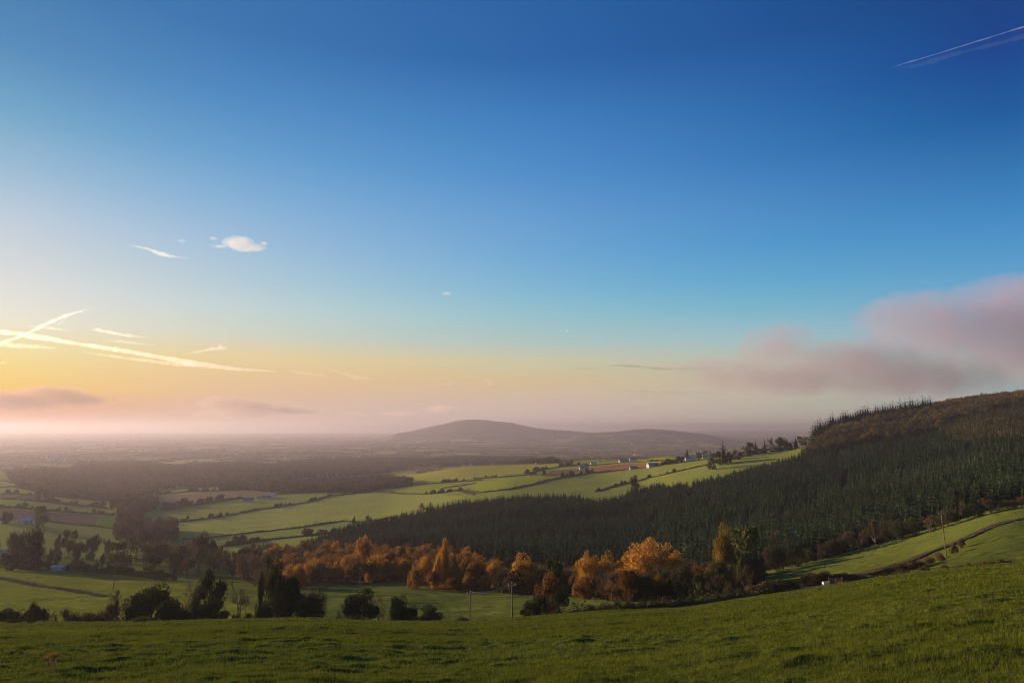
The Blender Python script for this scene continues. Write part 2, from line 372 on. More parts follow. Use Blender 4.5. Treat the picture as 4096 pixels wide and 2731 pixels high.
def skel(seed, depth, ncl, rc, leaf, nleaf, nspike, twl, skirt=0, lean=0., spread=1.):
    """a crooked forked tree whose leaf or ivy clumps and twigs sit on its boughs"""
    g = Geo(); rng = rs(seed); nodes = []
    def grow(p, d, L, r, k):
        n = 5; P = [p]; dd = d / np.linalg.norm(d)
        for i in range(n - 1):
            dd = dd + rng.normal(size=3) * (.14 + .06 * (depth - k)) + np.array([0, 0, .05]); dd /= np.linalg.norm(dd); P.append(P[-1] + dd * L / (n - 1))
            if k < depth or i > 0: nodes.append((P[-1], dd.copy(), k))
        tube(g, P, np.linspace(r, r * .5, n), 5 if k == depth else 3, .3)
        if k == 0: return
        for c in range(3 if k > 1 else 4):
            q = P[rng.randint(2, n)] if c else P[-1]
            nd = dd + rng.normal(size=3) * (.62 if c else .3) * spread; nd[2] = nd[2] * .6 + .18
            grow(q, nd, L * rng.uniform(.5, .8), r * .52, k - 1)
    grow(np.array([0, 0, -.3]), np.array([lean, .05, 1.]), 3.6, .3, depth)
    for a in (.4, 2.3, 4.1): grow(np.array([0, 0, 1.2]), np.array([math.cos(a) * .8 * spread, math.sin(a) * .8 * spread, .7]), 3., .15, depth - 1)
    Pn = np.array([q[0] for q in nodes]); Dn = np.array([q[1] for q in nodes])
    c = Geo(); ci = rng.choice(len(Pn), ncl, replace=False); C = Pn[ci]; cs = rc * rng.uniform(.5, 1.5, ncl)
    if skirt:
        a = rng.uniform(0, 6.28, skirt); r_ = rng.uniform(.3, 2.8, skirt); C = np.concatenate([C, np.stack([np.cos(a) * r_, np.sin(a) * r_, rng.uniform(.3, 2.4, skirt)], 1)]); cs = np.concatenate([cs, rc * rng.uniform(.8, 1.6, skirt)])
    i = rng.randint(0, len(C), nleaf); q = rng.normal(size=(nleaf, 3)); q /= np.linalg.norm(q, axis=1)[:, None]; q *= rng.uniform(.35, 1.05, (nleaf, 1)); q[:, 2] *= .8
    if nleaf:
        V, Fc = tris(rng, C[i] + q * cs[i][:, None], leaf); c.add(V, Fc, np.repeat(np.clip(rng.uniform(0, .75, len(C))[i] + rng.uniform(0, .3, nleaf), 0, 1), 3))
    i = rng.randint(0, len(Pn), nspike)
    V, Fc = spikes(Pn[i], Dn[i] + rng.normal(size=(nspike, 3)) * .45 + np.array([0, 0, .15]), twl * rng.uniform(.5, 1.5, nspike), leaf * .16, rng); c.add(V, Fc, np.repeat(rng.uniform(.1, .9, nspike), 3))
    V, Fc, r = c.arr(); sx = 4 / np.percentile(np.hypot(V[:, 0], V[:, 1]), 96); sz = 10 / np.percentile(V[:, 2], 99.5); k = np.array([sx, sx, sz], np.float32)
    cc = Geo(); cc.add(V * k, Fc, r); V, Fc, r = g.arr(); tt = Geo(); tt.add(V * k, Fc, r)
    return cc, tt
def crown(seed, w, h, zc, nclump, rc, leaf, nleaf, shell=.75, spiky=0, low=0., up=.6, taper=0., twl=.3):
    """clumped crown; w,h half-extents; zc centre height; spiky = number of bare twigs breaking the outline"""
    g = Geo(); rng = rs(seed)
    d = rng.normal(size=(nclump, 3)); d /= np.linalg.norm(d, axis=1)[:, None]
    d[:, 2] = np.where((d[:, 2] < 0) & (rng.rand(nclump) < .35), -d[:, 2], d[:, 2])
    rad = rng.uniform(shell - .35, shell + .12, (nclump, 1))
    C = d * rad * np.array([w, w, h])
    if taper: C[:, :2] *= (1 - taper * np.clip((C[:, 2:3] / h + 1) / 2, 0, 1))
    C[:, 2] += zc
    cs = rc * rng.uniform(.6, 1.35, nclump)
    idx = rng.randint(0, nclump, nleaf)
    q = rng.normal(size=(nleaf, 3)); q /= np.linalg.norm(q, axis=1)[:, None]
    q *= rng.uniform(.45, 1.0, (nleaf, 1)) ** .6
    q[:, 2] *= .75
    P = C[idx] + q * cs[idx][:, None]
    V, Fc = tris(rng, P, leaf)
    cr = rng.uniform(0, 1, nclump)[idx] * .7 + rng.uniform(0, .3, nleaf)
    g.add(V, Fc, np.repeat(cr, 3))
    if spiky:
        d = rng.normal(size=(spiky, 3)); d /= np.linalg.norm(d, axis=1)[:, None]
        d[:, 2] = np.abs(d[:, 2]) - .25
        s0 = rng.uniform(.35, .95, (spiky, 1))
        P = d * s0 * np.array([w, w, h]); 
        if taper: P[:, :2] *= (1 - taper * np.clip((P[:, 2:3] / h + 1) / 2, 0, 1))
        P[:, 2] += zc
        D = d * np.array([1, 1, .6]) + np.array([0, 0, up]) + rng.normal(size=(spiky, 3)) * .18
        V, Fc = spikes(P, D, twl * max(w, h) * rng.uniform(.5, 1.2, spiky), leaf * rng.uniform(.18, .34, spiky), rng)
        g.add(V, Fc, np.repeat(rng.uniform(.3, 1, spiky), 3))
    return g
def brush(seed, w, h, z0, n, leaf, nleaf):
    """upright fan of fine shoots (willow, poplar, bare copse tree)"""
    g = Geo(); rng = rs(seed)
    a = rng.uniform(0, 2 * math.pi, n); rr = np.sqrt(rng.uniform(0, 1, n))
    t = rng.uniform(0.0, 1, n)
    env = np.sin(np.clip(t * 1.0 + .18, 0, 1) * math.pi) ** .6
    P = np.stack([np.cos(a) * rr * w * env, np.sin(a) * rr * w * env, z0 + t * h * .86], 1)
    D = np.stack([np.cos(a) * rr * .55, np.sin(a) * rr * .55, np.ones(n) * 1.0], 1) + rng.normal(size=(n, 3)) * .16
    V, Fc = spikes(P, D, rng.uniform(.10, .24, n) * h, leaf * rng.uniform(.2, .42, n), rng)
    g.add(V, Fc, np.repeat(rng.uniform(0, 1, n), 3))
    i = rng.randint(0, n, nleaf)
    Pl = P[i] + D[i] * rng.uniform(0, .12, (nleaf, 1)) * h + rng.normal(size=(nleaf, 3)) * leaf
    V, Fc = tris(rng, Pl, leaf)
    g.add(V, Fc, np.repeat(rng.uniform(0, 1, nleaf), 3))
    return g

# =================================================================== GROUND
print('ground')
rows = np.concatenate([-np.linspace(40, 0, 12)[:-1], np.linspace(0, 3, 8)[:-1],
                       np.exp(np.linspace(math.log(3), math.log(400), 1300)), np.exp(np.linspace(math.log(400), math.log(60000), 620))[1:]])
NC = 960
wcol = np.linspace(-1.2, 1.2, NC)
YY, WW = np.meshgrid(rows, wcol, indexing='ij')
XX = WW * (np.maximum(YY, 0) + 12 + np.maximum(0, 30 - YY) * .5)
ZZ = hfull(XX, YY)
NR = len(rows)
idx = np.arange(NR * NC).reshape(NR, NC)
quads = np.stack([idx[:-1, :-1], idx[:-1, 1:], idx[1:, 1:], idx[1:, :-1]], -1).reshape(-1, 4)
Vg = np.stack([XX, YY, ZZ], -1).reshape(-1, 3)
PX, PY = proj(Vg[:, 0], Vg[:, 1], hbase(Vg[:, 0], Vg[:, 1]))
PX = np.where(Vg[:, 1] < 3, -9999, PX)
def inpoly(px, py, poly):
    poly = np.asarray(poly, float); c = np.zeros(px.shape, bool)
    j = len(poly) - 1
    for i in range(len(poly)):
        xi, yi = poly[i]; xj, yj = poly[j]
        if yi != yj:
            c ^= ((yi > py) != (yj > py)) & (px < (xj - xi) * (py - yi) / (yj - yi) + xi)
        j = i
    return c
def z1(p): return [(x / 9.188, 400 + y / 9.188) for x, y in p]
def z2(p): return [(225 + x / 9.188, 400 + y / 9.188) for x, y in p]
def z3(p): return [(450 + x / 8.553, 400 + y / 8.553) for x, y in p]
def z4(p): return [(675 + x / 6.74, 375 + y / 6.74) for x, y in p]
def z5(p): return [(x / 9.188, 500 + y / 9.188) for x, y in p]
def z6(p): return [(225 + x / 9.188, 512.5 + y / 9.188) for x, y in p]
def z7(p): return [(450 + x / 9.188, 512.5 + y / 9.188) for x, y in p]
def z8(p): return [(675 + x / 6.74, 487.5 + y / 6.74) for x, y in p]
Yv = Vg[:, 1]
colr = np.tile(np.array([.075, .090, .020], np.float32), (len(Vg), 1))
def paint(poly, c, y0=0, y1=1e9):
    b = np.array(poly); m = (PX > b[:, 0].min()) & (PX < b[:, 0].max()) & (PY > b[:, 1].min()) & (PY < b[:, 1].max()) & (Yv > y0) & (Yv < y1)
    i = np.nonzero(m)[0]
    k = inpoly(PX[i], PY[i], poly)
    colr[i[k]] = c
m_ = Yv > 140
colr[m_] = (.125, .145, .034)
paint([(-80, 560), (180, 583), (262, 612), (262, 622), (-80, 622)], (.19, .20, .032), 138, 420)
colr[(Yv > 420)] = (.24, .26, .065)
PLOUGH = (.17, .115, .085)
paint(z1([(-200, 960), (0, 985), (400, 1025), (900, 1052), (890, 1158), (400, 1105), (-200, 1090)]), PLOUGH, 450, 1500)
paint(z1([(0, 860), (500, 900), (560, 930), (1000, 985), (700, 975), (400, 935), (0, 900)]), (.15, .12, .07), 450, 1700)
paint(z1([(1350, 890), (1480, 875), (2200, 830), (2560, 850), (2352, 885), (2100, 900), (1640, 930)]), (.22, .16, .11), 800, 2000)
paint(z2([(0, 830), (160, 825), (330, 850), (500, 860), (330, 870), (0, 900)]), (.22, .16, .11), 800, 2000)
paint(z3([(1050, 612), (1180, 580), (1300, 556), (1500, 542), (1880, 528), (1890, 545), (1500, 592), (1250, 618)]), (.30, .15, .085), 900, 1800)
paint(z3([(780, 640), (880, 600), (1050, 585), (1180, 590), (1100, 612), (960, 640), (850, 655)]), (.16, .11, .07), 700, 1800)
paint(z3([(1290, 518), (1430, 492), (1740, 488), (1660, 502), (1450, 510)]), (.22, .15, .12), 1200, 2600)
paint(z3([(1130, 545), (1400, 520), (1960, 480), (2060, 480), (1880, 525), (1500, 540), (1200, 560)]), (.35, .34, .04), 1000, 2600)  # ridge fields: colour raised to paint in the extra sun they catch
paint(z3([(0, 560), (300, 550), (950, 540), (1000, 548), (640, 610), (420, 650), (0, 690)]), (.34, .32, .05), 1100, 2600)
paint(z2([(1440, 665), (2000, 605), (2352, 600), (2352, 720), (1900, 740), (1600, 740)]), (.33, .31, .055), 1100, 2600)
paint(z2([(1480, 815), (2290, 755), (2352, 840), (1990, 850), (1830, 860)]), (.27, .295, .045), 900, 2000)
paint(z3([(0, 750), (190, 710), (400, 665), (890, 650), (850, 680), (650, 720), (450, 755), (260, 785), (80, 770)]), (.27, .295, .045), 800, 2000)
paint(z2([(0, 1060), (980, 880), (1330, 845), (1830, 862), (2290, 880), (1900, 960), (1450, 1080), (1080, 1110), (400, 1195), (-300, 1270), (-700, 1260), (-600, 1130)]), (.31, .32, .085), 500, 2000)
paint(z1([(900, 1055), (1080, 1060), (1100, 1130), (1070, 1180), (895, 1160)]), (.10, .18, .03), 450, 1500)
paint(z8([(1240, 590), (1400, 530), (1700, 425), (1900, 340), (2352, 200), (2500, 160), (2500, 470), (2352, 490), (1800, 520), (1500, 560)]), (.10, .12, .028), 140, 260)
# rough ground below the hedge and gorse banks
paint(z8([(430, 700), (900, 620), (1200, 575), (1500, 510), (1700, 455), (1760, 475), (1600, 545), (1300, 610), (900, 680), (430, 760)]), (.10, .075, .04), 138, 240)
farf = sst(1700, 3000, Yv) * 1.0
hz_ = (Yv > 6500) & (Vg[:, 2] > -115) & (Yv < 12500)
colr[hz_] = (.085, .075, .06); farf = np.where(hz_, .3, farf)
farf = np.where((PX > 450) & (PX < 660) & (Yv < 2300), 0, farf)
# woodland and forest floors: dark litter
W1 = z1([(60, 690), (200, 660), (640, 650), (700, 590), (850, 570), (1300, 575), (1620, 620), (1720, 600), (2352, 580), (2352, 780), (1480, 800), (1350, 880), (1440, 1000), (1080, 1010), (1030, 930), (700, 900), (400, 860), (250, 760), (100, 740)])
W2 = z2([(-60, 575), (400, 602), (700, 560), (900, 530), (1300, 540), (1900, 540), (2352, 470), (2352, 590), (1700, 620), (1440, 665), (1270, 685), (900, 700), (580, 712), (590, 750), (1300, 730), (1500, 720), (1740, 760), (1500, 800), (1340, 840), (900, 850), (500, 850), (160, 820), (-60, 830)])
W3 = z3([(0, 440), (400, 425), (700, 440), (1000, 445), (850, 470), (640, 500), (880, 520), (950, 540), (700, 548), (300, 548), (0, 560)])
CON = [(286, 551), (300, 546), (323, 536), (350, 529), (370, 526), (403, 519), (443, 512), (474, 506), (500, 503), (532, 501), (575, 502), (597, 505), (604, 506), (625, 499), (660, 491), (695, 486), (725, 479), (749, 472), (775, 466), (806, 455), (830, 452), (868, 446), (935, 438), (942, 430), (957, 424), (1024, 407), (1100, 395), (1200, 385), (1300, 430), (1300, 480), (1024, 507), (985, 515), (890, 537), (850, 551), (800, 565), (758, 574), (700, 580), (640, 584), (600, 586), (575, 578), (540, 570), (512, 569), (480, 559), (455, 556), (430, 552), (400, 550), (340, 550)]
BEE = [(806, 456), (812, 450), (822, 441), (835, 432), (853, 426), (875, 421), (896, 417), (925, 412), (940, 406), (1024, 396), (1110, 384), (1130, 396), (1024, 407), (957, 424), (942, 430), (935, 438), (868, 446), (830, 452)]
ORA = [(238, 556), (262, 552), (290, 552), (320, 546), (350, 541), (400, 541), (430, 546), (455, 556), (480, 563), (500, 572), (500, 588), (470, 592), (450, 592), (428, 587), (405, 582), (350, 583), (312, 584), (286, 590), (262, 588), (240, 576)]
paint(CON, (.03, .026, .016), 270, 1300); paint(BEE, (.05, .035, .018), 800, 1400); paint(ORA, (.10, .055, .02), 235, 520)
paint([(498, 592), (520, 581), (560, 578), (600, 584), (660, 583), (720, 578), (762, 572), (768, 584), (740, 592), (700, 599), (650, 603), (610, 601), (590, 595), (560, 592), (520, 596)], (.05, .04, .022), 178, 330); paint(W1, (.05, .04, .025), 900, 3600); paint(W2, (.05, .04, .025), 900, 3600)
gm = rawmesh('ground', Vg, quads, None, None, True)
ca = gm.color_attributes.new('field', 'FLOAT_COLOR', 'POINT')
ca.data.foreach_set('color', np.concatenate([colr, farf[:, None].astype(np.float32)], 1).astype(np.float32).ravel())

m, nt, ns, L = newmat('pasture_and_soil')
out = N(ns, 'ShaderNodeOutputMaterial'); tc = N(ns, 'ShaderNodeTexCoord')
at = N(ns, 'ShaderNodeVertexColor', layer_name='field')
def noise(scale, detail=4, stretch=None, rough=.6):
    n = N(ns, 'ShaderNodeTexNoise'); n.inputs['Scale'].default_value = scale; n.inputs['Detail'].default_value = detail; n.inputs['Roughness'].default_value = rough
    if stretch:
        mp = N(ns, 'ShaderNodeMapping'); mp.inputs['Scale'].default_value = stretch; L.new(tc.outputs['Object'], mp.inputs[0]); L.new(mp.outputs[0], n.inputs['Vector'])
    else: L.new(tc.outputs['Object'], n.inputs['Vector'])
    return n
def mr(src, a, b, c, d):
    n = N(ns, 'ShaderNodeMapRange'); n.inputs[1].default_value = a; n.inputs[2].default_value = b; n.inputs[3].default_value = c; n.inputs[4].default_value = d
    L.new(src, n.inputs[0]); return n.outputs[0]
def mixc(f, a, b, mode='MIX'):
    n = N(ns, 'ShaderNodeMix', data_type='RGBA', blend_type=mode)
    if hasattr(f, 'links'): L.new(f, n.inputs[0])
    else: n.inputs[0].default_value = f
    for s, i in ((a, 6), (b, 7)):
        if hasattr(s, 'links'): L.new(s, n.inputs[i])
        else: n.inputs[i].default_value = (*s, 1)
    return n.outputs[2]
def mmul(a, b):
    n = N(ns, 'ShaderNodeMath', operation='MULTIPLY'); L.new(a, n.inputs[0])
    if hasattr(b, 'links'): L.new(b, n.inputs[1])
    else: n.inputs[1].default_value = b
    return n.outputs[0]
# far patchwork of small fields, hedges between
vor = N(ns, 'ShaderNodeTexVoronoi', feature='F1'); vor.inputs['Scale'].default_value = 1 / 230.
vwarp = noise(1 / 300., 2)
vadd = N(ns, 'ShaderNodeMixRGB'); vadd.blend_type = 'LINEAR_LIGHT'; vadd.inputs[0].default_value = 1
vm = N(ns, 'ShaderNodeVectorMath', operation='MULTIPLY_ADD')
L.new(vwarp.outputs['Color'], vm.inputs[0]); vm.inputs[1].default_value = (220, 220, 0); L.new(tc.outputs['Object'], vm.inputs[2])
fl = N(ns, 'ShaderNodeVectorMath', operation='MULTIPLY'); fl.inputs[1].default_value = (1, .8, 0); L.new(vm.outputs[0], fl.inputs[0])
L.new(fl.outputs[0], vor.inputs['Vector'])
sep = N(ns, 'ShaderNodeSeparateColor'); L.new(vor.outputs['Color'], sep.inputs[0])
cr = N(ns, 'ShaderNodeValToRGB'); cr.color_ramp.interpolation = 'CONSTANT'
el = cr.color_ramp.elements
el[0].position = 0; el[0].color = (.07, .06, .038, 1); el[1].position = .30; el[1].color = (.15, .16, .06, 1)
for p_, c_ in ((.48, (.22, .22, .075)), (.64, (.26, .20, .11)), (.76, (.10, .09, .05)), (.88, (.42, .34, .15))):
    e = el.new(p_); e.color = (*c_, 1)
L.new(sep.outputs[0], cr.inputs[0])
ve = N(ns, 'ShaderNodeTexVoronoi', feature='DISTANCE_TO_EDGE'); ve.inputs['Scale'].default_value = 1 / 230.; L.new(fl.outputs[0], ve.inputs['Vector'])
farc = mixc(mr(ve.outputs['Distance'], .03, .07, 1, 0), cr.outputs[0], (.035, .03, .02))
base = mixc(at.outputs['Alpha'], at.outputs['Color'], farc)
# mottling: large, medium, tussock size; drier straw on the tops
n1 = noise(.018, 3); n2 = noise(.16, 4, (1, 1.8, 1)); n3 = noise(1.3, 4, (1, 1.7, 1)); n4 = noise(7., 3)
c1 = mixc(mr(n1.outputs['Fac'], .35, .65, 0, .35), base, (1.25, 1.05, .8), 'MULTIPLY')
c2 = mixc(mr(n2.outputs['Fac'], .35, .7, 0, .5), c1, (.70, .74, .72), 'MULTIPLY')
c3 = mixc(mr(n3.outputs['Fac'], .42, .68, 0, .6), c2, (.6, .66, .6), 'MULTIPLY')
c4 = mixc(mr(n4.outputs['Fac'], .4, .7, 0, .5), c3, (.7, .75, .65), 'MULTIPLY')
wv = N(ns, 'ShaderNodeTexWave', bands_direction='DIAGONAL'); wv.inputs['Scale'].default_value = .055; wv.inputs['Distortion'].default_value = 2.5; wv.inputs['Detail'].default_value = 2; wv.inputs['Detail Scale'].default_value = .15
mpw = N(ns, 'ShaderNodeMapping'); mpw.inputs['Rotation'].default_value = (0, 0, .5); L.new(tc.outputs['Object'], mpw.inputs[0]); L.new(mpw.outputs[0], wv.inputs['Vector'])
n6_ = noise(.006, 2)
c4 = mixc(mmul(mr(wv.outputs['Fac'], .3, .9, 0, .18), mr(n6_.outputs['Fac'], .4, .6, 0, 1)), c4, (.74, .80, .78), 'MULTIPLY')
n7_ = noise(.045, 5, (1, 2.2, 1), .7)
c4 = mixc(mr(n7_.outputs['Fac'], .48, .66, 0, .55), c4, (1.22, 1.05, .62), 'MULTIPLY')
d = N(ns, 'ShaderNodeBsdfDiffuse'); L.new(c4, d.inputs[0])
bh = N(ns, 'ShaderNodeMath', operation='ADD'); L.new(mmul(n3.outputs['Fac'], .22), bh.inputs[0]); L.new(mmul(n4.outputs['Fac'], .05), bh.inputs[1])
bp = N(ns, 'ShaderNodeBump'); bp.inputs['Strength'].default_value = .8; bp.inputs['Distance'].default_value = 1.0; L.new(bh.outputs[0], bp.inputs['Height'])
L.new(bp.outputs[0], d.inputs['Normal']); L.new(d.outputs[0], out.inputs[0])
gm.materials.append(m)
tag(link('ground', gm), kind='structure', label='rolling pasture, ploughed fields and coastal plain falling away to the sea')

# sea
g = Geo(); xs = np.linspace(-160000, 160000, 5); 
g.add([(-160000, 14000, -176), (160000, 14000, -176), (160000, 160000, -176), (-160000, 160000, -176)], [(0, 1, 2), (0, 2, 3)])
ms, nt, ns, L = newmat('sea_water')
out = N(ns, 'ShaderNodeOutputMaterial'); p = N(ns, 'ShaderNodeBsdfPrincipled'); p.inputs['Base Color'].default_value = (.05, .08, .1, 1); p.inputs['Roughness'].default_value = .25
tc = N(ns, 'ShaderNodeTexCoord'); nz = noise(.02, 4); bp = N(ns, 'ShaderNodeBump'); bp.inputs['Strength'].default_value = .4; bp.inputs['Distance'].default_value = 3; L.new(nz.outputs['Fac'], bp.inputs['Height']); L.new(bp.outputs[0], p.inputs['Normal']); L.new(p.outputs[0], out.inputs[0])
tag(link('sea', g.mesh('sea', ms)), kind='structure', label='calm pale sea on the horizon')

# ------------------------------------------------------------------ ribbons: tracks
def ribbon(name, pts, width, mat, label, lift=.06):
    P = np.array(pts)[:, :2]
    d = np.linalg.norm(np.diff(P, axis=0), axis=1); s = np.concatenate([[0], np.cumsum(d)])
    t = np.arange(0, s[-1], 1.0)
    X = np.interp(t, s, P[:, 0]); Y = np.interp(t, s, P[:, 1])
    k = np.ones(9) / 9
    X = np.convolve(np.pad(X, 4, 'edge'), k, 'valid'); Y = np.convolve(np.pad(Y, 4, 'edge'), k, 'valid')
    T = np.stack([np.gradient(X), np.gradient(Y)], 1); T /= np.linalg.norm(T, axis=1)[:, None] + 1e-9
    Nn = np.stack([-T[:, 1], T[:, 0]], 1)
    V = []
    for o in np.linspace(-.5, .5, 5):
        w = width * o * (1 + .12 * fbm(t / 4., t * 0 + o * 5, 31))
        x = X + Nn[:, 0] * w; y = Y + Nn[:, 1] * w
        V.append(np.stack([x, y, hfull(x, y) + lift + .12], 1))
    V = np.stack(V, 1).reshape(-1, 3); n = len(t); fs = []
    for i in range(n - 1):
        for j in range(4):
            a = i * 5 + j; fs.append((a, a + 5, a + 6, a + 1))
    tag(link(name, rawmesh(name, V, np.array(fs), mat, None, True)), kind='structure', label=label)
    return np.stack([X, Y], 1)
tl = [hit(px, py, 150, 420) for px, py in ((-40, 574), (0, 578.3), (30, 584), (60, 589), (85, 593), (108, 596.5))]
ribbon('farm_track', tl, 3.2, M['track'], 'grey farm track crossing the pasture below')
tr = [hit(px, py, 140, 320) for px, py in ((1060, 514), (1024, 518), (994, 524.6), (969, 536.5), (948, 545.2), (927, 553), (906.5, 561.7), (882.7, 569))]
TRK = ribbon('farm_lane', tr, 3.4, M['track'], 'narrow sunken lane climbing between the two hillside fields')

# =================================================================== TREES
print('trees')
def jgrid(x0, x1, y0, y1, step, seed):
    rng = rs(seed)
    gx, gy = np.meshgrid(np.arange(x0, x1, step), np.arange(y0, y1, step))
    gx = gx.ravel() + rng.uniform(-.45, .45, gx.size) * step; gy = gy.ravel() + rng.uniform(-.45, .45, gy.size) * step
    return gx, gy
def masked(gx, gy, poly, y0=0, y1=1e9):
    z = hbase(gx, gy); px, py = proj(gx, gy, z)
    k = inpoly(px, py, poly) & (gy > y0) & (gy < y1)
    return gx[k], gy[k], px[k], py[k]
def scatter(name, protos, X, Y, S, seed, mat, label, cat, rot=True, rz=None, SZ=None, dz=-.2):
    tone = vn((X + .6 * Y) / 70., (Y - .4 * X) / 45., 301) * .6 + vn(X / 22., Y / 22., 302) * .4
    """one mesh holding very many plants nobody could count"""
    rng = rs(seed); g = Geo(); Z = hfull(X, Y) + dz
    pid = rng.randint(0, len(protos), len(X))
    for k, (V, Fc, r) in enumerate(protos):
        i = np.nonzero(pid == k)[0]
        if not len(i): continue
        a = rng.uniform(0, 2 * math.pi, len(i)) if rot else rz[i]
        ca, sa = np.cos(a), np.sin(a); s = S[i]; sz = s if SZ is None else SZ[i]
        W = np.empty((len(i), len(V), 3), np.float32)
        W[:, :, 0] = (V[None, :, 0] * ca[:, None] - V[None, :, 1] * sa[:, None]) * s[:, None] + X[i][:, None]
        W[:, :, 1] = (V[None, :, 0] * sa[:, None] + V[None, :, 1] * ca[:, None]) * s[:, None] + Y[i][:, None]
        W[:, :, 2] = V[None, :, 2] * sz[:, None] + Z[i][:, None]
        FF = (Fc[None] + (np.arange(len(i)) * len(V))[:, None, None]).reshape(-1, 3)
        rr = np.clip(r[None, :] * .55 + (rng.uniform(0, .75, len(i)) + 1.0 * (tone[i] - .42))[:, None], 0, 1.4).reshape(-1)
        g.add(W.reshape(-1, 3), FF, rr)
    o = link(name, g.mesh(name, mat)); tag(o, label, cat, kind='stuff')
    return o
class Kind:
    """one kind of tree: its crown and trunk meshes, copied as individuals"""
    def __init__(s, name, cmeshes, tmesh, cat): s.name = name; s.c = cmeshes; s.t = tmesh; s.cat = cat; s.n = 0
    def put(s, x, y, sc, label, group=None, scz=None, rz=None, parts=True, dz=-.15, cm=None, wx=1.0):
        rng = random.Random(int(abs(x * 31 + y * 17)))
        z = float(hfull(x, y)) + dz
        me = (cm if cm else s.c[s.n % len(s.c)]); s.n += 1
        rz = rng.uniform(0, 6.28) if rz is None else rz
        S3 = (sc * wx, sc * (1 if wx == 1 else .9), scz if scz else sc)
        if wx != 1: rz = rng.uniform(-.3, .3)
        tm = s.t[(s.n - 1) % len(s.t)] if isinstance(s.t, list) else s.t
        if parts and s.t is not None:
            e = link(s.name, None, None, (x, y, z), rz, S3)
            link('crown', me, e); link('trunk', tm, e)
        else:
            e = link(s.name, me, None, (x, y, z), rz, S3)
        tag(e, label, s.cat, group)
        return e

# --- spruce plantation
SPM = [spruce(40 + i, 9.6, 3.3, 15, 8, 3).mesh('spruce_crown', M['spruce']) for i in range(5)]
SPT = trunk(3, 8, .2, k=5).mesh('spruce_trunk', M['bark'])
K_SP = Kind('spruce_tree', SPM, SPT, 'spruce tree')
gx, gy = jgrid(-260, 1250, 260, 1300, 4.6, 7)
X, Y, PXs, PYs = masked(gx, gy, CON, 268, 1300)
gap = fbm(X / 26., Y / 40., 61); ride = np.abs(((X * .94 - Y * .34) / 150. + .15 * fbm(X / 90., Y / 90., 62)) % 1 - .5)
k = (gap > -.52) & (ride > .018)
X, Y, PXs, PYs = X[k], Y[k], PXs[k], PYs[k]
siz = (.60 + .26 * (vn((X + Y * .6) / 75., (Y - X * .35) / 48., 63) > .5) + .16 * vn(X / 30., Y / 30., 65) + rs(64).uniform(-.06, .44, len(X)))
edge = sst(300, 420, PXs) * .45 + .55
siz = siz * edge
wv_ = rs(67).uniform(.95, 1.5, len(X))
lar = (PXs + 40 * fbm(X / 60., Y / 60., 67) > 945) & (PYs + 7 * fbm(X / 40., Y / 40., 68) < 440 + (PXs - 1000) * -.12) & (fbm(X / 30., Y / 30., 66) > -.35)
# the nearest visible individuals
inf = (PXs > 2) & (PXs < 1022) & ~lar
vis_score = siz / Y * (1 + .25 * sst(300, 480, PYs * 0 + Y) * 0)
cand = np.nonzero(inf)[0]
cols_ = {}
for i in cand[np.argsort(Y[cand])]:
    b = int(PXs[i] // 6)
    # nearest stems of each narrow strip of the hillside are the ones that show whole
    if len(cols_.setdefault(b, [])) < 3: cols_[b].append(i)
ind = [i for v in cols_.values() for i in v]
ind = sorted(ind, key=lambda i: Y[i])[:296]
indm = np.zeros(len(X), bool); indm[ind] = True
for i in ind:
    K_SP.put(X[i], Y[i], siz[i] * wv_[i], 'dark green spruce in the front rank of the plantation below the hill', 'spruces in the front rank of the plantation', scz=siz[i])
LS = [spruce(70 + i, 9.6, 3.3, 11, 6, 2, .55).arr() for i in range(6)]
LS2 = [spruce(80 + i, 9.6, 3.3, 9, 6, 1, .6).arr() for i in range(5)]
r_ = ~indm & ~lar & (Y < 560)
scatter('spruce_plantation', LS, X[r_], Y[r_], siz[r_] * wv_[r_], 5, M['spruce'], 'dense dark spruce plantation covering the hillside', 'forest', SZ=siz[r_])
r_ = ~indm & ~lar & (Y >= 560)
o = scatter('spruce_plantation', LS2, X[r_], Y[r_], siz[r_] * wv_[r_], 6, M['spruce'], 'upper slopes of the dark spruce plantation behind its front ranks', 'forest', SZ=siz[r_])
scatter('larch_wood', LS2, X[lar], Y[lar], siz[lar] * 1.05, 8, M['larch'], 'yellowing larch wood high on the right of the hill', 'wood')
print('spruce', len(X), 'ind', len(ind), Y[ind].max())

# --- beech wood on the hill crest
BM = [crown(120 + i, 5.6, 5.4, 7.6, 11, 2.4, .8, 1100, spiky=160, low=.6).mesh('beech_crown', M['beech']) for i in range(4)]
BT = trunk(9, 8, .3, limbs=3, w=4).mesh('beech_trunk', M['bark'])
K_BE = Kind('beech_tree', BM, BT, 'beech tree')
gx, gy = jgrid(300, 1250, 820, 1220, 9.0, 17)
X, Y, px, py = masked(gx, gy, BEE, 820, 1220)
o_ = np.argsort(Y); print('beech', len(X))
inf = (px > 0) & (px < 1030)
X, Y = X[inf][np.argsort(Y[inf])], Y[inf][np.argsort(Y[inf])]
rng = rs(5)
for i in range(min(len(X), 296)):
    K_BE.put(X[i], Y[i], rng.uniform(.7, 1.3), 'rust brown beech in the autumn wood on the brow of the hill', 'beeches of the wood on the hill', parts=False, scz=rng.uniform(.75, 1.2))
if len(X) > 296:
    scatter('beech_wood', [crown(140 + i, 5.2, 4.6, 7.6, 14, 2.0, 1.0, 260, low=.6).arr() for i in range(4)], X[296:], Y[296:], rng.uniform(.8, 1.15, len(X) - 296), 9, M['beech'], 'brown beech wood towards the crest behind the front trees', 'wood')
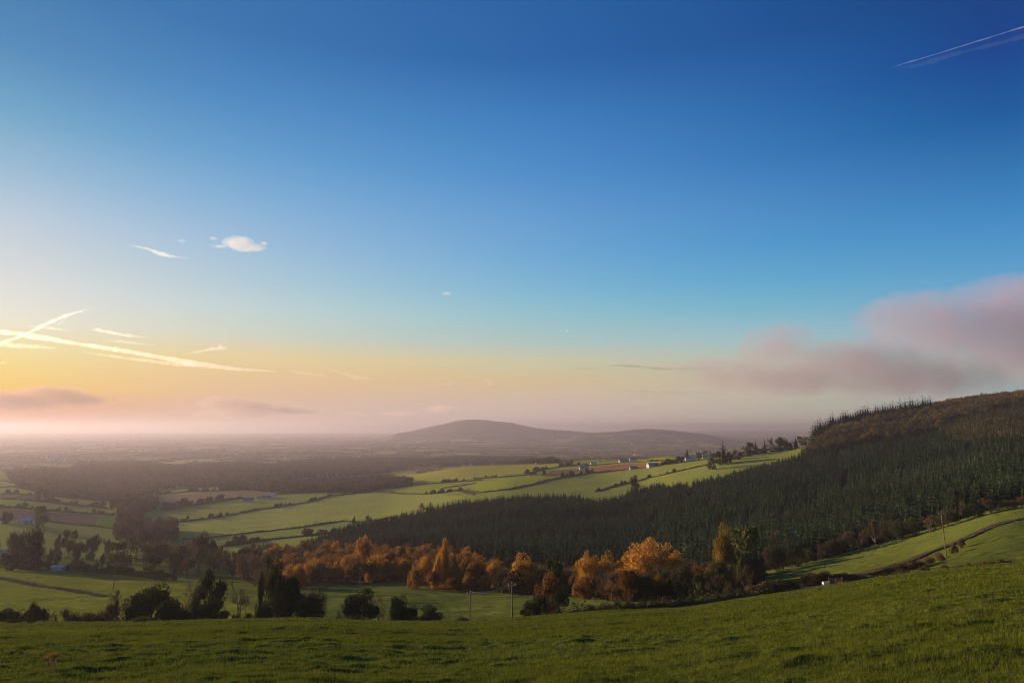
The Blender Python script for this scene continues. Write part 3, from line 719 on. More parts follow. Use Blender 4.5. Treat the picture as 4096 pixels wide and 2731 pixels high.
# skyline conifers along the far edge of the beech wood
K_SK = Kind('skyline_spruce', [spruce(240 + i, 14, 3.7, 15, 7, 2).mesh('spruce_crown', M['spruce']) for i in range(3)], SPT, 'spruce tree')
rng = rs(15)
for px_ in np.arange(811, 932, 2.5):
    py_ = np.interp(px_, [811, 816, 822, 835, 853, 875, 893, 912, 930], [431, 421, 417, 413, 409, 404, 400, 397.5, 395.5]) + rng.uniform(-2.0, 3.2)
    yy = np.interp(px_, [811, 840, 930], [985, 1040, 1060]) + rng.uniform(-14, 14)
    p = gpt(px_, yy); hh = vpy(py_) * yy - p[2]
    if hh < 5: hh = 5 + rng.uniform(0, 3)
    K_SK.put(p[0], p[1], max(.6, hh / 14 * 1.45), 'dark pointed spruce standing on the skyline above the brown beech wood', 'spruces on the skyline of the hill', scz=hh / 14, parts=False)

# --- generic kinds
def fit(g, bw=8., bh=10., lo=.10):
    V, Fc, r = g.arr(); V = V.copy()
    rad = np.hypot(V[:, 0], V[:, 1]); V[:, :2] *= bw / 2 / np.percentile(rad, 97)
    z0, z1_ = np.percentile(V[:, 2], 1.5), np.percentile(V[:, 2], 99.3)
    V[:, 2] = (V[:, 2] - z0) / (z1_ - z0) * bh * (1 - lo) + bh * lo
    h = Geo(); h.add(V, Fc, r); return h
def mk(name, cat, crowns, tk, mat): return Kind(name, [fit(c, lo=.01 if 'bush' in name or 'ivy' in name else .07).mesh(name + '_crown', mat) for c in crowns], tk.mesh(name + '_trunk', M['bark']) if tk else None, cat)
T10 = lambda s: trunk(s, 6.5, .28, limbs=7, w=4.6)
# all crowns below are built for a tree 10 m high and 8 m wide
def mks(name, cat, pairs, mat): return Kind(name, [a.mesh(name + '_crown', mat) for a, b in pairs], [b.mesh(name + '_trunk', M['bark']) for a, b in pairs], cat)
K_AU = mk('autumn_tree', 'tree', [crown(300 + i, 3.9, 3.7, 5.6, 15, 1.5, .42, 2300, spiky=500, low=.3) for i in range(5)], T10(1), M['autumn'])
K_OB = mk('orange_copse_tree', 'tree', [crown(320 + i, 3.7, 4.1, 4.9, 26, 1.15, .27, 3200, spiky=3600, low=.15, up=.5, twl=.3) for i in range(3)], T10(2), M['autumn'])
def multi(seed, parts):
    G = Geo()
    for k, (dx, dy, sx, sz) in enumerate(parts):
        V, Fc, r = brush(seed + k, 1.5, 9.6, .3, 900, .30, 700).arr(); V = V * np.array([sx, sx, sz]) + np.array([dx, dy, 0]); G.add(V, Fc, r)
    return G
K_DO = mk('domed_tree', 'tree', [crown(360 + i, 3.8, 3.9, 5.0, 42, 1.0, .25, 3800, shell=.95, spiky=3800, low=.1, up=.3, twl=.2) for i in range(2)], T10(12), M['amber'])
K_OR = mk('poplar', 'tree', [multi(330, [(0, 0, 1.2, 1), (-1.1, .4, 1.2, .86), (1.0, .2, 1.2, .92), (-2.0, 0, 1.2, .66), (2.1, -.3, 1.2, .7), (.3, -1, 1.4, .8)]), multi(345, [(0, 0, 1, .9), (-1.0, .4, .8, 1.), (1.3, .2, .9, .7), (2.2, .5, .9, .5)])], T10(3), M['bright'])
K_BR = mks('bare_tree', 'tree', [skel(740 + i, 4, 30, .8, .30, 900, 3600, 1.1) for i in range(4)], M['brown'])
K_WO = mk('round_tree', 'tree', [crown(350 + i, 4.1, 3.9, 5.6, 15, 1.6, .5, 2300, spiky=260, low=.4) for i in range(4)], T10(5), M['wood'])
K_OL = mk('green_tree', 'tree', [crown(360 + i, 4.1, 3.8, 5.8, 15, 1.6, .42, 2600, spiky=120, low=.4) for i in range(2)], T10(6), M['olive'])
K_CR = mks('crooked_tree', 'tree', [skel(750 + i, 4, 6, .5, .25, 60, 1500, .8, lean=.25, spread=1.2) for i in range(2)], M['brown'])
K_IV = mks('ivy_tree', 'tree', [skel(760 + i, 3, 26, 1.15, .27, 6500, 1500, 1.3, skirt=10, spread=.75, lean=.1 * i) for i in range(3)], M['ivy'])
K_GI = mk('sun_tinted_ivy_tree', 'tree', [crown(375, 2.9, 4.6, 5.2, 18, 1.3, .26, 4200, spiky=500, low=.2, twl=.25)], T10(11), M['gold'])
K_BU = mk('bush', 'bush', [crown(380 + i, 3.8, 4.0, 4.0, 20, 1.6, .27, 7500, shell=.82, spiky=1500, low=.1, twl=.16) for i in range(4)], trunk(8, 5., .3, limbs=6, w=4.), M['ivy'])
K_BB = mk('bramble_bush', 'bush', [crown(390 + i, 4.4, 4.0, 3.6, 20, 1.5, .34, 2300, spiky=1500, low=.1, twl=.3) for i in range(4)], trunk(9, 4., .25, limbs=6, w=4.), M['hedge'])
K_HB = mk('hedgerow_bush', 'bush', [crown(400 + i, 4.2, 4.4, 4.2, 12, 1.7, .9, 520, spiky=60, low=.2) for i in range(4)], None, M['hedge'])
K_GO = mk('gorse_bush', 'bush', [crown(410 + i, 4.6, 4.0, 3.0, 14, 1.7, .55, 1300, spiky=900, low=.1, twl=.25) for i in range(3)], None, M['gorse'])

def stand(K, px, y, top, wpx, label, group=None, parts=True, base_h=0, base_w=0, rz=None, cm=None):
    """a tree on the ground at distance y, as high and as wide as it is seen"""
    base_h, base_w = (14., 5.6) if K is K_SK else (18.5, 9.) if K.name == 'fir_tree' else (10., 8.)
    p = gpt(px, y); H = vpy(top) * y - p[2]; H = max(H, .6)
    W = wpx / F * y * 1.0
    return K.put(p[0], p[1], W / base_w, label, group, scz=H / base_h, parts=parts, rz=rz, cm=cm)

# --- orange valley wood
gx, gy = jgrid(-190, 10, 240, 470, 8.6, 27)
X, Y, px, py = masked(gx, gy, ORA, 238, 470)
o_ = np.argsort(Y); X, Y, px = X[o_], Y[o_], px[o_]; rng = rs(31); print('orange', len(X))
for i in range(min(len(X), 296)):
    s = rng.uniform(.72, 1.08) * (.8 if px[i] > 430 else 1)
    if px[i] < 272 or (px[i] < 320 and rng.rand() < .5) or rng.rand() < .10:
        K_BR.put(X[i], Y[i], s * .95, 'grey brown half bare tree on the left side of the orange valley wood' if px[i] < 300 else 'grey brown half bare tree among the orange crowns of the valley wood', 'half bare trees of the valley wood')
    elif rng.rand() < .2:
        K_OB.put(X[i], Y[i], s, 'rusty tree of upright shoots in the orange valley wood', 'upright trees of the valley wood')
    else:
        K_AU.put(X[i], Y[i], s, 'rounded copper coloured tree in the orange valley wood', 'rounded trees of the valley wood')

# --- single trees told apart (px, distance, top py, width px)
S = stand
S(K_OR, 444, 262, 541, 17, 'tall flame orange poplar, brightest tree of the valley wood')
S(K_OR, 437, 258, 553, 13, 'shorter bright orange poplar leaning against the tall flame orange one', cm=K_OR.c[1])
S(K_OR, 453, 258, 555, 13, 'orange poplar close on the right of the tall flame orange one')
S(K_AU, 416, 250, 562, 18, 'golden round tree at the near corner of the valley wood')
S(K_AU, 363, 330, 536, 15, 'golden crown standing out at the top of the valley wood')
S(K_OB, 402, 320, 546, 9, 'narrow orange tree in the middle of the valley wood')
S(K_AU, 452, 250, 577, 16, 'low brown round tree at the foot of the orange poplars')
S(K_OB, 476, 262, 558, 22, 'broad orange brown tree right of the poplars against the spruces')
S(K_OB, 494, 268, 561, 18, 'orange brown tree behind the utility pole at the end of the valley wood')
S(K_AU, 463, 254, 570, 18, 'russet tree between the poplars and the field edge')
S(K_AU, 485, 250, 574, 17, 'dark russet tree leaning over the field left of the pole')
S(K_AU, 523, 235, 553, 33, 'brown gold tree standing alone right of the front utility pole')
S(K_OL, 556, 158, 559.5, 27, 'ivy clad tree with a round dark top and orange lit left side')
S(K_AU, 551, 154, 572, 19, 'ivy shoulder coloured orange as if sunlit under the round dark topped tree')  # added autumn crown, its orange stands in for sun on the ivy
S(K_IV, 560, 150, 588, 12, 'narrow ivy covered stump below the round dark topped tree')
S(K_BB, 540, 139, 592, 30, 'dark spreading thorn with a flat top left of the ivy clad tree')
S(K_BU, 530, 127, 600.5, 21, 'round dark green bush at the field edge right of the front pole')
S(K_AU, 542, 162, 583, 14, 'small orange bush on the left foot of the round topped ivy tree')
S(K_DO, 590, 215, 552.5, 27, 'orange brown upright tree, left one of the pair before the big domed tree')
S(K_DO, 608, 220, 552.5, 34, 'bushy orange brown tree between the left upright tree and the big domed tree')
S(K_AU, 584, 205, 575, 22, 'low russet thorn at the foot of the left upright orange tree')
S(K_DO, 646, 238, 539, 46, 'largest domed orange brown tree in front of the spruces')
S(K_DO, 668, 242, 546, 36, 'right half of the double domed orange brown tree before the spruces')
S(K_AU, 612, 195, 583, 18, 'low rusty bush under the bushy orange brown tree')
S(K_IV, 633.5, 182, 581, 8.5, 'thin dark ivy pillar standing among orange shrubs')
S(K_OB, 645, 190, 574, 15, 'orange shrub behind the thin ivy pillar')
S(K_OB, 658, 186, 575, 20, 'fan shaped orange shrub of bare shoots right of the ivy pillar')
S(K_OB, 671, 190, 577, 16, 'last fan shaped orange shrub before the dark round topped bushes')
S(K_OL, 681, 178, 579, 17, 'olive and rust bush left of the pair of round topped ivy bushes')
S(K_OL, 697, 172, 572, 17, 'round topped ivy bush at the hedge below the ivy tower')
S(K_GI, 725, 186, 524, 19, 'tall ivy tower, its left side coloured gold as if lit by the low sun')
S(K_OL, 744, 194, 525, 34, 'broad dark ivy crown joined to the right of the tall ivy tower')
S(K_GI, 722, 182, 552, 12, 'sunlit gold coloured ivy skirt on the left foot of the tall ivy tower')
S(K_OL, 741, 172, 555, 13, 'small round headed ivy tree in front of the ivy tower')
S(K_BR, 717, 168, 573, 20, 'pale brown bare shrub at the foot of the ivy tower')
S(K_BR, 747, 168, 563, 19, 'grey brown bare shrub right of the small round headed ivy tree')
S(K_BR, 732, 160, 580, 16, 'low brown shrub in the hedge below the ivy tower')

UND = [(498, 592), (520, 581), (560, 580), (600, 586), (660, 585), (720, 580), (762, 574), (768, 584), (740, 592), (700, 599), (650, 603), (610, 601), (590, 595), (560, 592), (520, 596)]
gx, gy = jgrid(-20, 130, 175, 330, 5.6, 91)
X, Y, px, py = masked(gx, gy, UND, 178, 330); rng = rs(92)
for i in range(len(X)):
    k_ = rng.rand()
    if k_ < .45: K_BB.put(X[i], Y[i], rng.uniform(.5, .85), 'dark thicket filling the gap between the orange trees and the spruces', 'thickets under the plantation')
    elif k_ < .75: K_BR.put(X[i], Y[i], rng.uniform(.55, .9), 'bare brown sapling between the orange trees and the spruces', 'bare saplings under the plantation')
    else: K_OB.put(X[i], Y[i], rng.uniform(.5, .85), 'small rusty sapling between the orange trees and the spruces', 'rusty saplings under the plantation')
# --- hedge line right behind the brow of the near pasture
HG = 'bushes along the hedge under the near pasture'
S(K_BU, 4, 121, 608, 24, 'dark bush at the left end of the hedge under the near pasture')
S(K_BB, 14, 122, 610, 16, 'dark bush second from the left end of the near hedge')
S(K_IV, 29, 122, 601, 17, 'windswept thorn tree leaning left over the near hedge')
S(K_BB, 41, 123, 606.5, 14, 'ragged bush close on the right of the windswept thorn')
S(K_BR, 62, 123, 606, 17, 'brown twiggy bush standing in the near hedge right of the windswept thorn')
for i, (px_, tp, w_) in enumerate([(74, 612, 14), (85, 611, 14), (96, 611, 14), (106, 609, 12), (181, 607, 16), (190, 610, 14), (236, 612, 12), (248, 611, 12)]):
    S(K_BB, px_, 123 + i % 2, tp, w_, 'low dark bramble bush filling the hedge at the foot of the near pasture', HG)
S(K_BR, 115, 124, 587, 24, 'pale twiggy thorn on the left flank of the huge dark round bush')
S(K_BU, 151, 125, 584.5, 44, 'huge dark round bush in the near hedge left of the ivy trees')
S(K_BU, 136, 124, 594, 26, 'dark shoulder of the huge round bush on its left side')
S(K_BB, 170, 124, 596, 20, 'dark thorn on the right flank of the huge round bush')
S(K_IV, 209, 128, 569.5, 34, 'broken ivy covered tree with bare branches left of the tallest ivy tree')
S(K_CR, 196, 129, 576, 34, 'bare spreading tree behind the broken ivy covered tree')
S(K_CR, 236, 131, 578, 28, 'bare tree with long crooked branches between the two ivy trees')
S(K_BU, 212, 124, 600, 30, 'dark ivy thicket round the foot of the broken ivy covered tree')
S(K_IV, 258, 126, 569, 8, 'thin ivy wrapped trunk with a dead top left of the tallest ivy tree')
S(K_IV, 276, 130, 556, 30, 'tallest ivy covered tree of the near hedge')
S(K_BU, 287, 127, 576, 36, 'dense dark ivy mass against the tallest ivy tree')
S(K_BR, 307, 128, 585, 36, 'bare thorny bush spreading right from the tallest ivy tree')
S(K_BU, 309, 124, 598, 26, 'dark low bush at the right foot of the tallest ivy tree')
S(K_BU, 264, 123, 600, 16, 'dark low bush at the left foot of the tallest ivy tree')
S(K_BU, 362, 127, 588.5, 34, 'round ivy thorn standing apart right of the tallest ivy tree')
S(K_BR, 347, 125, 600, 20, 'brown twigs on the left of the round ivy thorn')
S(K_CR, 380, 129, 592, 24, 'slanting bare tree between the round ivy thorn and the next bushes')
S(K_BU, 398, 129, 595.5, 23, 'dark upright bush right of the slanting bare tree')
S(K_BU, 411, 130, 605, 18, 'lower dark bush in the middle of three near the field corner')
S(K_BU, 429, 131, 604.5, 27, 'wide dark bush, last before the pair of utility poles')
S(K_BB, 461, 134, 615, 18, 'low bramble patch left of the rear utility pole')
S(K_BB, 478, 136, 618, 10, 'small bramble patch right of the rear utility pole')
# hedge right of the ivy tree
for i, (px_, tp, w_) in enumerate([(566, 612, 12), (578, 608, 16), (592, 604.5, 17), (606, 601, 17), (618, 600, 16), (630, 599, 17), (643, 599.5, 17), (656, 599, 17), (668, 598, 16), (680, 597, 16), (692, 596, 16), (704, 595, 16), (716, 592, 16), (728, 590, 16), (741, 588, 16)]):
    S(K_BB, px_, 134 + (px_ - 566) * .10, tp, w_, 'low dark thorn bush in the hedge bordering the near pasture on the right', 'bushes of the hedge bordering the pasture on the right')
for i, (px_, tp, w_, y_) in enumerate([(755, 583, 20, 160), (768, 580, 20, 163), (781, 579, 18, 163), (794, 580, 16, 164), (812, 573, 22, 172), (826, 571, 20, 174), (840, 571.5, 18, 174), (853, 573, 16, 172), (866, 575, 14, 170), (877, 572, 14, 168), (888, 566, 14, 168), (898, 562, 14, 170), (909, 561, 13, 170), (919, 559, 12, 172), (930, 556, 10, 174), (941, 552, 9, 176), (955, 543, 7, 186), (962, 537, 7, 192), (905, 569, 12, 156), (925, 565, 10, 154), (945, 563, 9, 154), (1003, 558.5, 11, 146), (968, 561, 6, 152), (985, 560, 6, 150)]):
    S(K_GO, px_, y_, tp, w_, 'brown gorse bush on the bank beside the sunken lane', 'gorse bushes along the lane bank', parts=False)
# woodland edge above the right-hand field
for i, (px_, y_, tp, w_, kk) in enumerate([(765, 236, 545, 20, 0), (777, 246, 541, 20, 1), (792, 250, 540, 26, 1), (806, 256, 548, 22, 1), (819, 262, 543, 20, 0), (832, 266, 540, 18, 1), (842, 268, 536, 16, 0), (852, 270, 531, 16, 2), (862, 272, 529, 18, 0), (876, 276, 519.5, 23, 2), (886, 280, 517, 20, 0), (775, 300, 530, 12, 2), (898, 272, 519, 18, 1), (913, 268, 517, 18, 1), (930, 262, 514, 20, 0), (948, 258, 508, 18, 1), (960, 256, 500, 15, 0), (975, 254, 503, 18, 1), (992, 252, 497, 20, 0), (1008, 250, 499, 16, 1), (1022, 248, 495, 18, 0)]):
    KK = (K_BR, K_BB, K_BR)[kk]
    S(KK, px_, y_, tp, w_, ['grey bare tree along the dark edge of the spruce plantation above the lane field', 'dark shrub along the edge of the spruce plantation above the lane field', 'brown leafed shrub lit at the edge of the spruce plantation'][kk], ['bare trees along the plantation edge', 'shrubs along the plantation edge', 'lit shrubs along the plantation edge'][kk])

# --- valley trees on the left
VT = [(K_BR, 8, 335, 529, 24, 'wide dark tree at the left edge above the lower pasture'), (K_WO, 24, 340, 528, 26, 'tall brown tree second from the left above the lower pasture'),
 (K_BR, 35, 345, 536, 18, 'brown bare tree beside the tall brown tree above the lower pasture'), (K_WO, 12, 322, 548, 26, 'broad dark bush under the trees at the left edge'),
 (K_IV, 59, 420, 534, 10, 'narrow dark tree at the left of a loose clump in the valley field'), (K_OL, 69, 425, 529, 13, 'tallest tree of the loose clump in the valley field'),
 (K_IV, 90, 415, 534, 13, 'ragged dark tree at the right of the loose clump in the valley field'), (K_WO, 80, 430, 541, 12, 'round tree between the taller ones of the loose clump'),
 (K_IV, 49, 355, 548, 10, 'squat ivy tree beside the low pale roof'), (K_IV, 57, 358, 553, 7, 'small dark tree touching the low pale roof'),
 (K_OL, 77, 345, 545.5, 12, 'leaning leafy tree above the middle of the lower pasture'), (K_IV, 101, 338, 552, 5, 'thin dark tree trunk wrapped in ivy above the lower pasture'),
 (K_IV, 107, 430, 537.5, 8, 'pointed dark yew behind the green round tree'), (K_OL, 123, 352, 540, 30, 'large green round tree standing above the lower pasture'),
 (K_IV, 125, 320, 562, 8, 'ivy stump under the large green round tree'), (K_IV, 86, 333, 563, 8, 'dark thorn on the bank left of the large green tree'), (K_IV, 95, 333, 561, 7, 'small dark thorn on the bank next to the thin ivy wrapped trunk'), (K_IV, 108, 328, 562, 9, 'dark thorn on the bank beside the lone utility pole'),
 (K_BR, 145, 375, 541, 22, 'bare brown tree right of the large green round tree'), (K_BR, 160, 380, 542, 22, 'second bare brown tree right of the large green round tree'), (K_WO, 152, 350, 553, 18, 'brown thorn in front of the bare trees of the valley'),
 (K_WO, 181, 345, 545, 24, 'dome shaped brown tree left of the bare copse'), (K_IV, 174, 300, 560, 8, 'dark ivy post at the corner of the lower pasture'), (K_IV, 161, 300, 569, 5, 'tiny pollarded tree on the pasture boundary'),
 (K_WO, 200, 400, 532.5, 20, 'dark leaning tree at the hedge end beside the long green field'), (K_WO, 213, 395, 540, 14, 'low round tree under the dark leaning one at the hedge end'),
 (K_BR, 198, 330, 545, 24, 'bare copse tree left of the brown wood'), (K_BR, 214, 325, 548, 24, 'bare copse tree against the brown wood'), (K_BR, 228, 318, 545, 24, 'grey brown tree at the left corner of the orange valley wood'),
 (K_BR, 186, 310, 556, 18, 'low bare tree at the edge of the lower pasture'), (K_BR, 243, 300, 552, 24, 'brown tree behind the crooked bare tree'), (K_OL, 234, 330, 551, 12, 'olive tree in front of the small green field')]
for a in VT: S(*a)
# bank hedge between lower pasture and valley
for px_ in np.arange(-6, 170, 7.5):
    yy = np.interp(px_, [0, 60, 130, 175], [352, 345, 322, 300])
    p = gpt(px_, yy - 4)
    K_BB.put(p[0], p[1], .62, 'brown thorn bush on the bank above the lower pasture', 'thorn bushes on the bank above the lower pasture', scz=.36 + .12 * math.sin(px_), parts=False)
# groves around the stream: round tree tops
rng = rs(77)
def grove(K, poly, y0, y1, step, seed, smin, smax, label, group, cap=60):
    P = np.array([hit(a, b, y0, y1)[:2] for a, b in poly])
    gx, gy = jgrid(P[:, 0].min() - 5, P[:, 0].max() + 5, y0, y1, step, seed)
    X, Y, px, py = masked(gx, gy, poly, y0, y1)
    o_ = np.argsort(Y)[:cap]
    for i in o_:
        s = rng.uniform(smin, smax)
        K.put(X[i], Y[i], s, label, group, parts=False)
    print(group, len(X))
grove(K_WO, [(112, 541), (118, 528), (145, 524), (170, 524), (177, 533), (172, 542), (140, 545)], 380, 700, 11, 1, .95, 1.35, 'dark round tree in the large dome shaped grove beside the stream', 'trees of the dome shaped grove')
grove(K_WO, [(118, 522), (120, 510), (135, 508), (143, 515), (140, 524)], 500, 1100, 14, 2, 1.0, 1.4, 'brown tree in the narrow belt following the stream between the fields', 'trees of the stream belt')
grove(K_WO, [(111, 512), (115, 500), (150, 499), (158, 505), (155, 512)], 700, 1400, 17, 3, 1.1, 1.5, 'brown tree in the square spinney above the stream belt', 'trees of the square spinney')
grove(K_BR, [(135, 561), (140, 548), (188, 548), (195, 560), (180, 575), (165, 570)], 290, 470, 13, 4, .9, 1.15, 'bare tree of the scrub wood behind the lower pasture', 'bare trees of the scrub wood', 40)
K_FT = K_WO
S(K_OL, 39, 600, 505.5, 15, 'big oak in the hedge right of the white bungalow'); S(K_WO, 7, 610, 510, 9, 'round tree left of the white bungalow')
S(K_IV, 354, 655, 515.5, 5, 'lone round thorn on the field bank by the spruce edge'); S(K_BR, 369, 650, 514, 8, 'lone bare tree at the corner of the spruce plantation'); S(K_BR, 422, 730, 501.5, 8, 'bare tree leaning over the long field from the spruce edge'); S(K_BR, 429, 735, 501, 8, 'second bare tree at the spruce edge of the long field')
# ridge trees at the right of the high fields
S(Kind('fir_tree', [spruce(900, 18, 5.2, 17, 9, 3, .6).mesh('fir_crown', M['spruce'])], SPT, 'fir tree'), 723.5, 930, 439.2, 14.5, 'tall lone fir with open branches on the ridge', base_h=18.5)
for (KK, px_, y_, tp, w_, lab) in [(K_OL, 752, 1010, 442, 12, 'dark round tree left of the pointed trees on the ridge'), (K_SK, 756, 1015, 438.5, 7, 'pointed dark fir rising left in the ridge group'), (K_SK, 765, 1020, 437.5, 6, 'narrow dark fir in the middle of the ridge group'), (K_IV, 779, 1020, 436.5, 14, 'broad dark cypress on the ridge'), (K_BR, 771, 1035, 437, 9, 'bare tree behind the ridge group'), (K_SK, 796, 1025, 434.5, 9, 'tallest dark fir close to the brown hill wood'), (K_OL, 803, 1030, 436, 12, 'dark tree touching the brown hill wood'), (K_WO, 788, 1030, 441, 9, 'brown bush between cypress and tallest fir on the ridge'), (K_SK, 791, 1022, 439, 6, 'small fir left of the tallest ridge fir'),
 (K_HB, 747, 985, 446, 11, 'dark thicket left of the ridge group'), (K_HB, 760, 1000, 447.5, 18, 'dark thicket below the pointed firs of the ridge'), (K_HB, 775, 1010, 447, 16, 'dark thicket below the broad cypress'), (K_HB, 790, 1010, 446.5, 16, 'dark thicket under the tallest ridge fir'), (K_HB, 737, 960, 449.5, 10, 'brown scrub on the bank right of the lone fir'), (K_HB, 729, 935, 451, 10, 'scrub at the right foot of the lone fir'), (K_OL, 719, 925, 450.5, 9, 'dark bush at the left foot of the lone fir'), (K_HB, 712, 890, 456, 10, 'round thorn below the lone fir'),
 (K_IV, 687, 1150, 449.5, 3.4, 'dark upright cypress beside the white ridge houses'), (K_OL, 699, 1140, 452, 8, 'dark tree in the garden of the ridge houses'), (K_BR, 705.5, 1160, 449.8, 6, 'bare tree behind the ridge houses'), (K_BR, 710.5, 1165, 450, 4, 'small bare tree behind the grey ridge shed')]:
    S(KK, px_, y_, tp, w_, lab, parts=False)

# --- hedges: each one an object of its own, the taller bushes on it separate
def hedge(pts, y0, y1, h, w, label, leaf=.8, dens=2.2, bushes=None, bl=None, seed=0, mat='hedge'):
    P = np.array([hit(a, b, y0, y1)[:2] for a, b in pts]) if y1 else np.array([gpt(a, b)[:2] for a, b in pts])
    dd = np.linalg.norm(np.diff(P, axis=0), axis=1); s = np.concatenate([[0], np.cumsum(dd)])
    rng = rs(seed + 7); n = int(s[-1] * dens * (h / 2 + .5)); n = min(n, 30000)
    t = rng.uniform(0, s[-1], n)
    hh = h * (.7 + 1.1 * vn(t / 9., t * 0, seed)) * (.7 + .5 * vn(t / 2.7, t * 0 + 3, seed))
    X = np.interp(t, s, P[:, 0]) + rng.normal(size=n) * w * .4 + 1.5 * fbm(t / 30., t * 0, seed + 2); Y = np.interp(t, s, P[:, 1]) + rng.normal(size=n) * w * .4
    Z = hfull(X, Y) + hh * rng.uniform(0, 1, n) ** .8
    V, Fc = tris(rng, np.stack([X, Y, Z], 1), leaf)
    g = Geo(); g.add(V, Fc, np.repeat(np.clip(.7 * vn(t / 6., t * 0, seed + 5) + rng.uniform(0, .3, n), 0, 1), 3))
    # added solid core in a darker tone, keeps the hedge opaque
    tt = np.arange(0, s[-1], 3.0)
    if len(tt) > 2:
        bx = np.interp(tt, s, P[:, 0]) + 1.5 * fbm(tt / 30., tt * 0, seed + 2); by = np.interp(tt, s, P[:, 1])
        T = np.stack([np.gradient(bx), np.gradient(by)], 1); T /= np.linalg.norm(T, axis=1)[:, None] + 1e-9
        nn = np.stack([-T[:, 1], T[:, 0]], 1); ht = h * (.35 + .45 * vn(tt / 9., tt * 0, seed))
        rowsV = []
        for o_, q in ((-.5, -.3), (-.25, 1), (.25, 1), (.5, -.3)):
            xx = bx + nn[:, 0] * w * o_; yy = by + nn[:, 1] * w * o_
            rowsV.append(np.stack([xx, yy, hfull(xx, yy) + (ht * q if q > 0 else q)], 1))
        BV = np.stack(rowsV, 1).reshape(-1, 3); fs = []
        for i in range(len(tt) - 1):
            for j in range(3):
                a = i * 4 + j; fs += [(a, a + 1, a + 5), (a, a + 5, a + 4)]
        g.add(BV, fs, .2)
    c = P.mean(0); cz = float(hbase(c[0], c[1]))
    Vv, Ff, rr = g.arr(); Vv = Vv - np.array([c[0], c[1], cz], np.float32)
    me = rawmesh('hedge', Vv, Ff, M[mat], rr)
    tag(link('hedge', me, None, (c[0], c[1], cz)), label, 'hedge')
    if bushes:
        nb, smn, smx = bushes
        L_ = s[-1]
        for k in range(nb):
            for _ in range(12):
                q = rng.uniform(.02, .98) * L_
                if vn(np.array([q / 45.]), np.array([seed * 3.3]), 77)[0] > .5: break
            x = float(np.interp(q, s, P[:, 0])); y = float(np.interp(q, s, P[:, 1])); sc = rng.uniform(smn, smx)
            K_HB.put(x, y, sc, bl, bl.replace('dark bush', 'bushes').replace('brown tree', 'trees'), scz=sc * rng.uniform(.7, 1.15), parts=False, wx=rng.uniform(1.0, 1.9))
H = hedge
H([(-40, 121), (20, 121.5), (70, 122.5), (130, 123), (200, 123), (260, 122.5), (322, 124)], 0, 0, 2.0, 3.0, 'dark overgrown hedge bottom just beyond the brow of the near pasture', leaf=.3, dens=26, seed=31)
H([(338, 125), (380, 128), (440, 131)], 0, 0, 1.2, 2.4, 'short dark hedge bottom under the round ivy thorn and its neighbours', leaf=.3, dens=22, seed=32)
H([(560, 132), (600, 136), (650, 141), (700, 146), (760, 152)], 0, 0, 2.0, 3.0, 'dark hedge bordering the near pasture under the orange trees', leaf=.32, dens=24, seed=33)
H(z1([(0, 905), (300, 925), (500, 935), (760, 965), (1000, 1000)]), 600, 1800, 3, 3, 'tree lined hedge above the brown strip field on the left', bushes=(16, .45, 1.0), bl='dark bush on the hedge above the brown strip field', seed=1)
H(z1([(-60, 985), (300, 1000), (600, 1022), (900, 1042), (1070, 1052)]), 500, 1500, 2.6, 3, 'hedge between the pale green strip and the ploughed field', bushes=(18, .3, .75), bl='dark bush on the hedge above the ploughed field', seed=2)
H(z1([(-60, 800), (130, 795), (300, 835), (430, 875), (700, 905)]), 700, 2200, 3.4, 4, 'tree lined hedge below the dark wood at the left edge', bushes=(22, .6, 1.25), bl='brown tree in the hedge below the dark wood on the left', seed=41, mat='wood')
H(z1([(-60, 735), (60, 745), (200, 775), (330, 830)]), 800, 2400, 3.2, 4, 'bushy hedge of the small fields at the far left', bushes=(16, .6, 1.2), bl='dark bush on the hedge of the small fields at the far left', seed=42)
H(z1([(0, 862), (200, 868), (420, 890)]), 700, 1900, 2.6, 3, 'hedge splitting the left fields above the brown strip', bushes=(12, .4, .95), bl='dark bush on the hedge splitting the left fields', seed=43)
H(z1([(380, 1103), (900, 1160), (1075, 1186)]), 450, 1300, 1.6, 2, 'low hedge under the ploughed field and bungalow', seed=3)
H(z1([(1600, 1122), (1850, 1095), (2100, 1060), (2352, 1003)]) + z2([(400, 992), (750, 937), (960, 882), (1200, 852), (1330, 846)]), 500, 1800, 2.2, 2.6, 'long bushy hedge along the top of the long green field', bushes=(34, .3, .7), bl='dark bush on the hedge above the long green field', seed=4)
H(z1([(1680, 1275), (1940, 1258), (2352, 1212)]) + z2([(400, 1202), (800, 1152), (1080, 1112), (1200, 1121), (1350, 1112), (1600, 1065)]), 400, 1500, 1.8, 2.2, 'low dark bank along the foot of the long green field', seed=5)
H(z1([(2030, 1345), (2352, 1300)]) + z2([(250, 1305), (400, 1282), (640, 1252), (800, 1237), (1040, 1212)]), 350, 1200, 2.2, 2.4, 'bushy hedge below the dark bank on the narrow field', bushes=(22, .3, .72), bl='dark bush on the hedge of the narrow field', seed=6)
H(z2([(1330, 846), (1500, 850), (1830, 864), (2000, 852), (2100, 830), (2290, 870)]), 800, 2200, 2.2, 2.4, 'hedge closing the upper end of the long green field', bushes=(9, .4, .75), bl='dark bush on the upper end hedge of the long field', seed=7)
H(z2([(1480, 812), (1750, 778), (2050, 752), (2352, 735)]) + z3([(200, 672), (400, 660), (650, 640), (890, 640)]), 900, 2400, 3., 3, 'bushy hedge under the brightest sloping field', bushes=(30, .4, .9), bl='dark bush on the hedge under the brightest sloping field', seed=8)
H(z2([(1990, 812), (2150, 785), (2300, 762)]) + z3([(190, 712)]), 800, 2200, 1.8, 2.2, 'short hedge dividing the two narrow upper fields', seed=9)
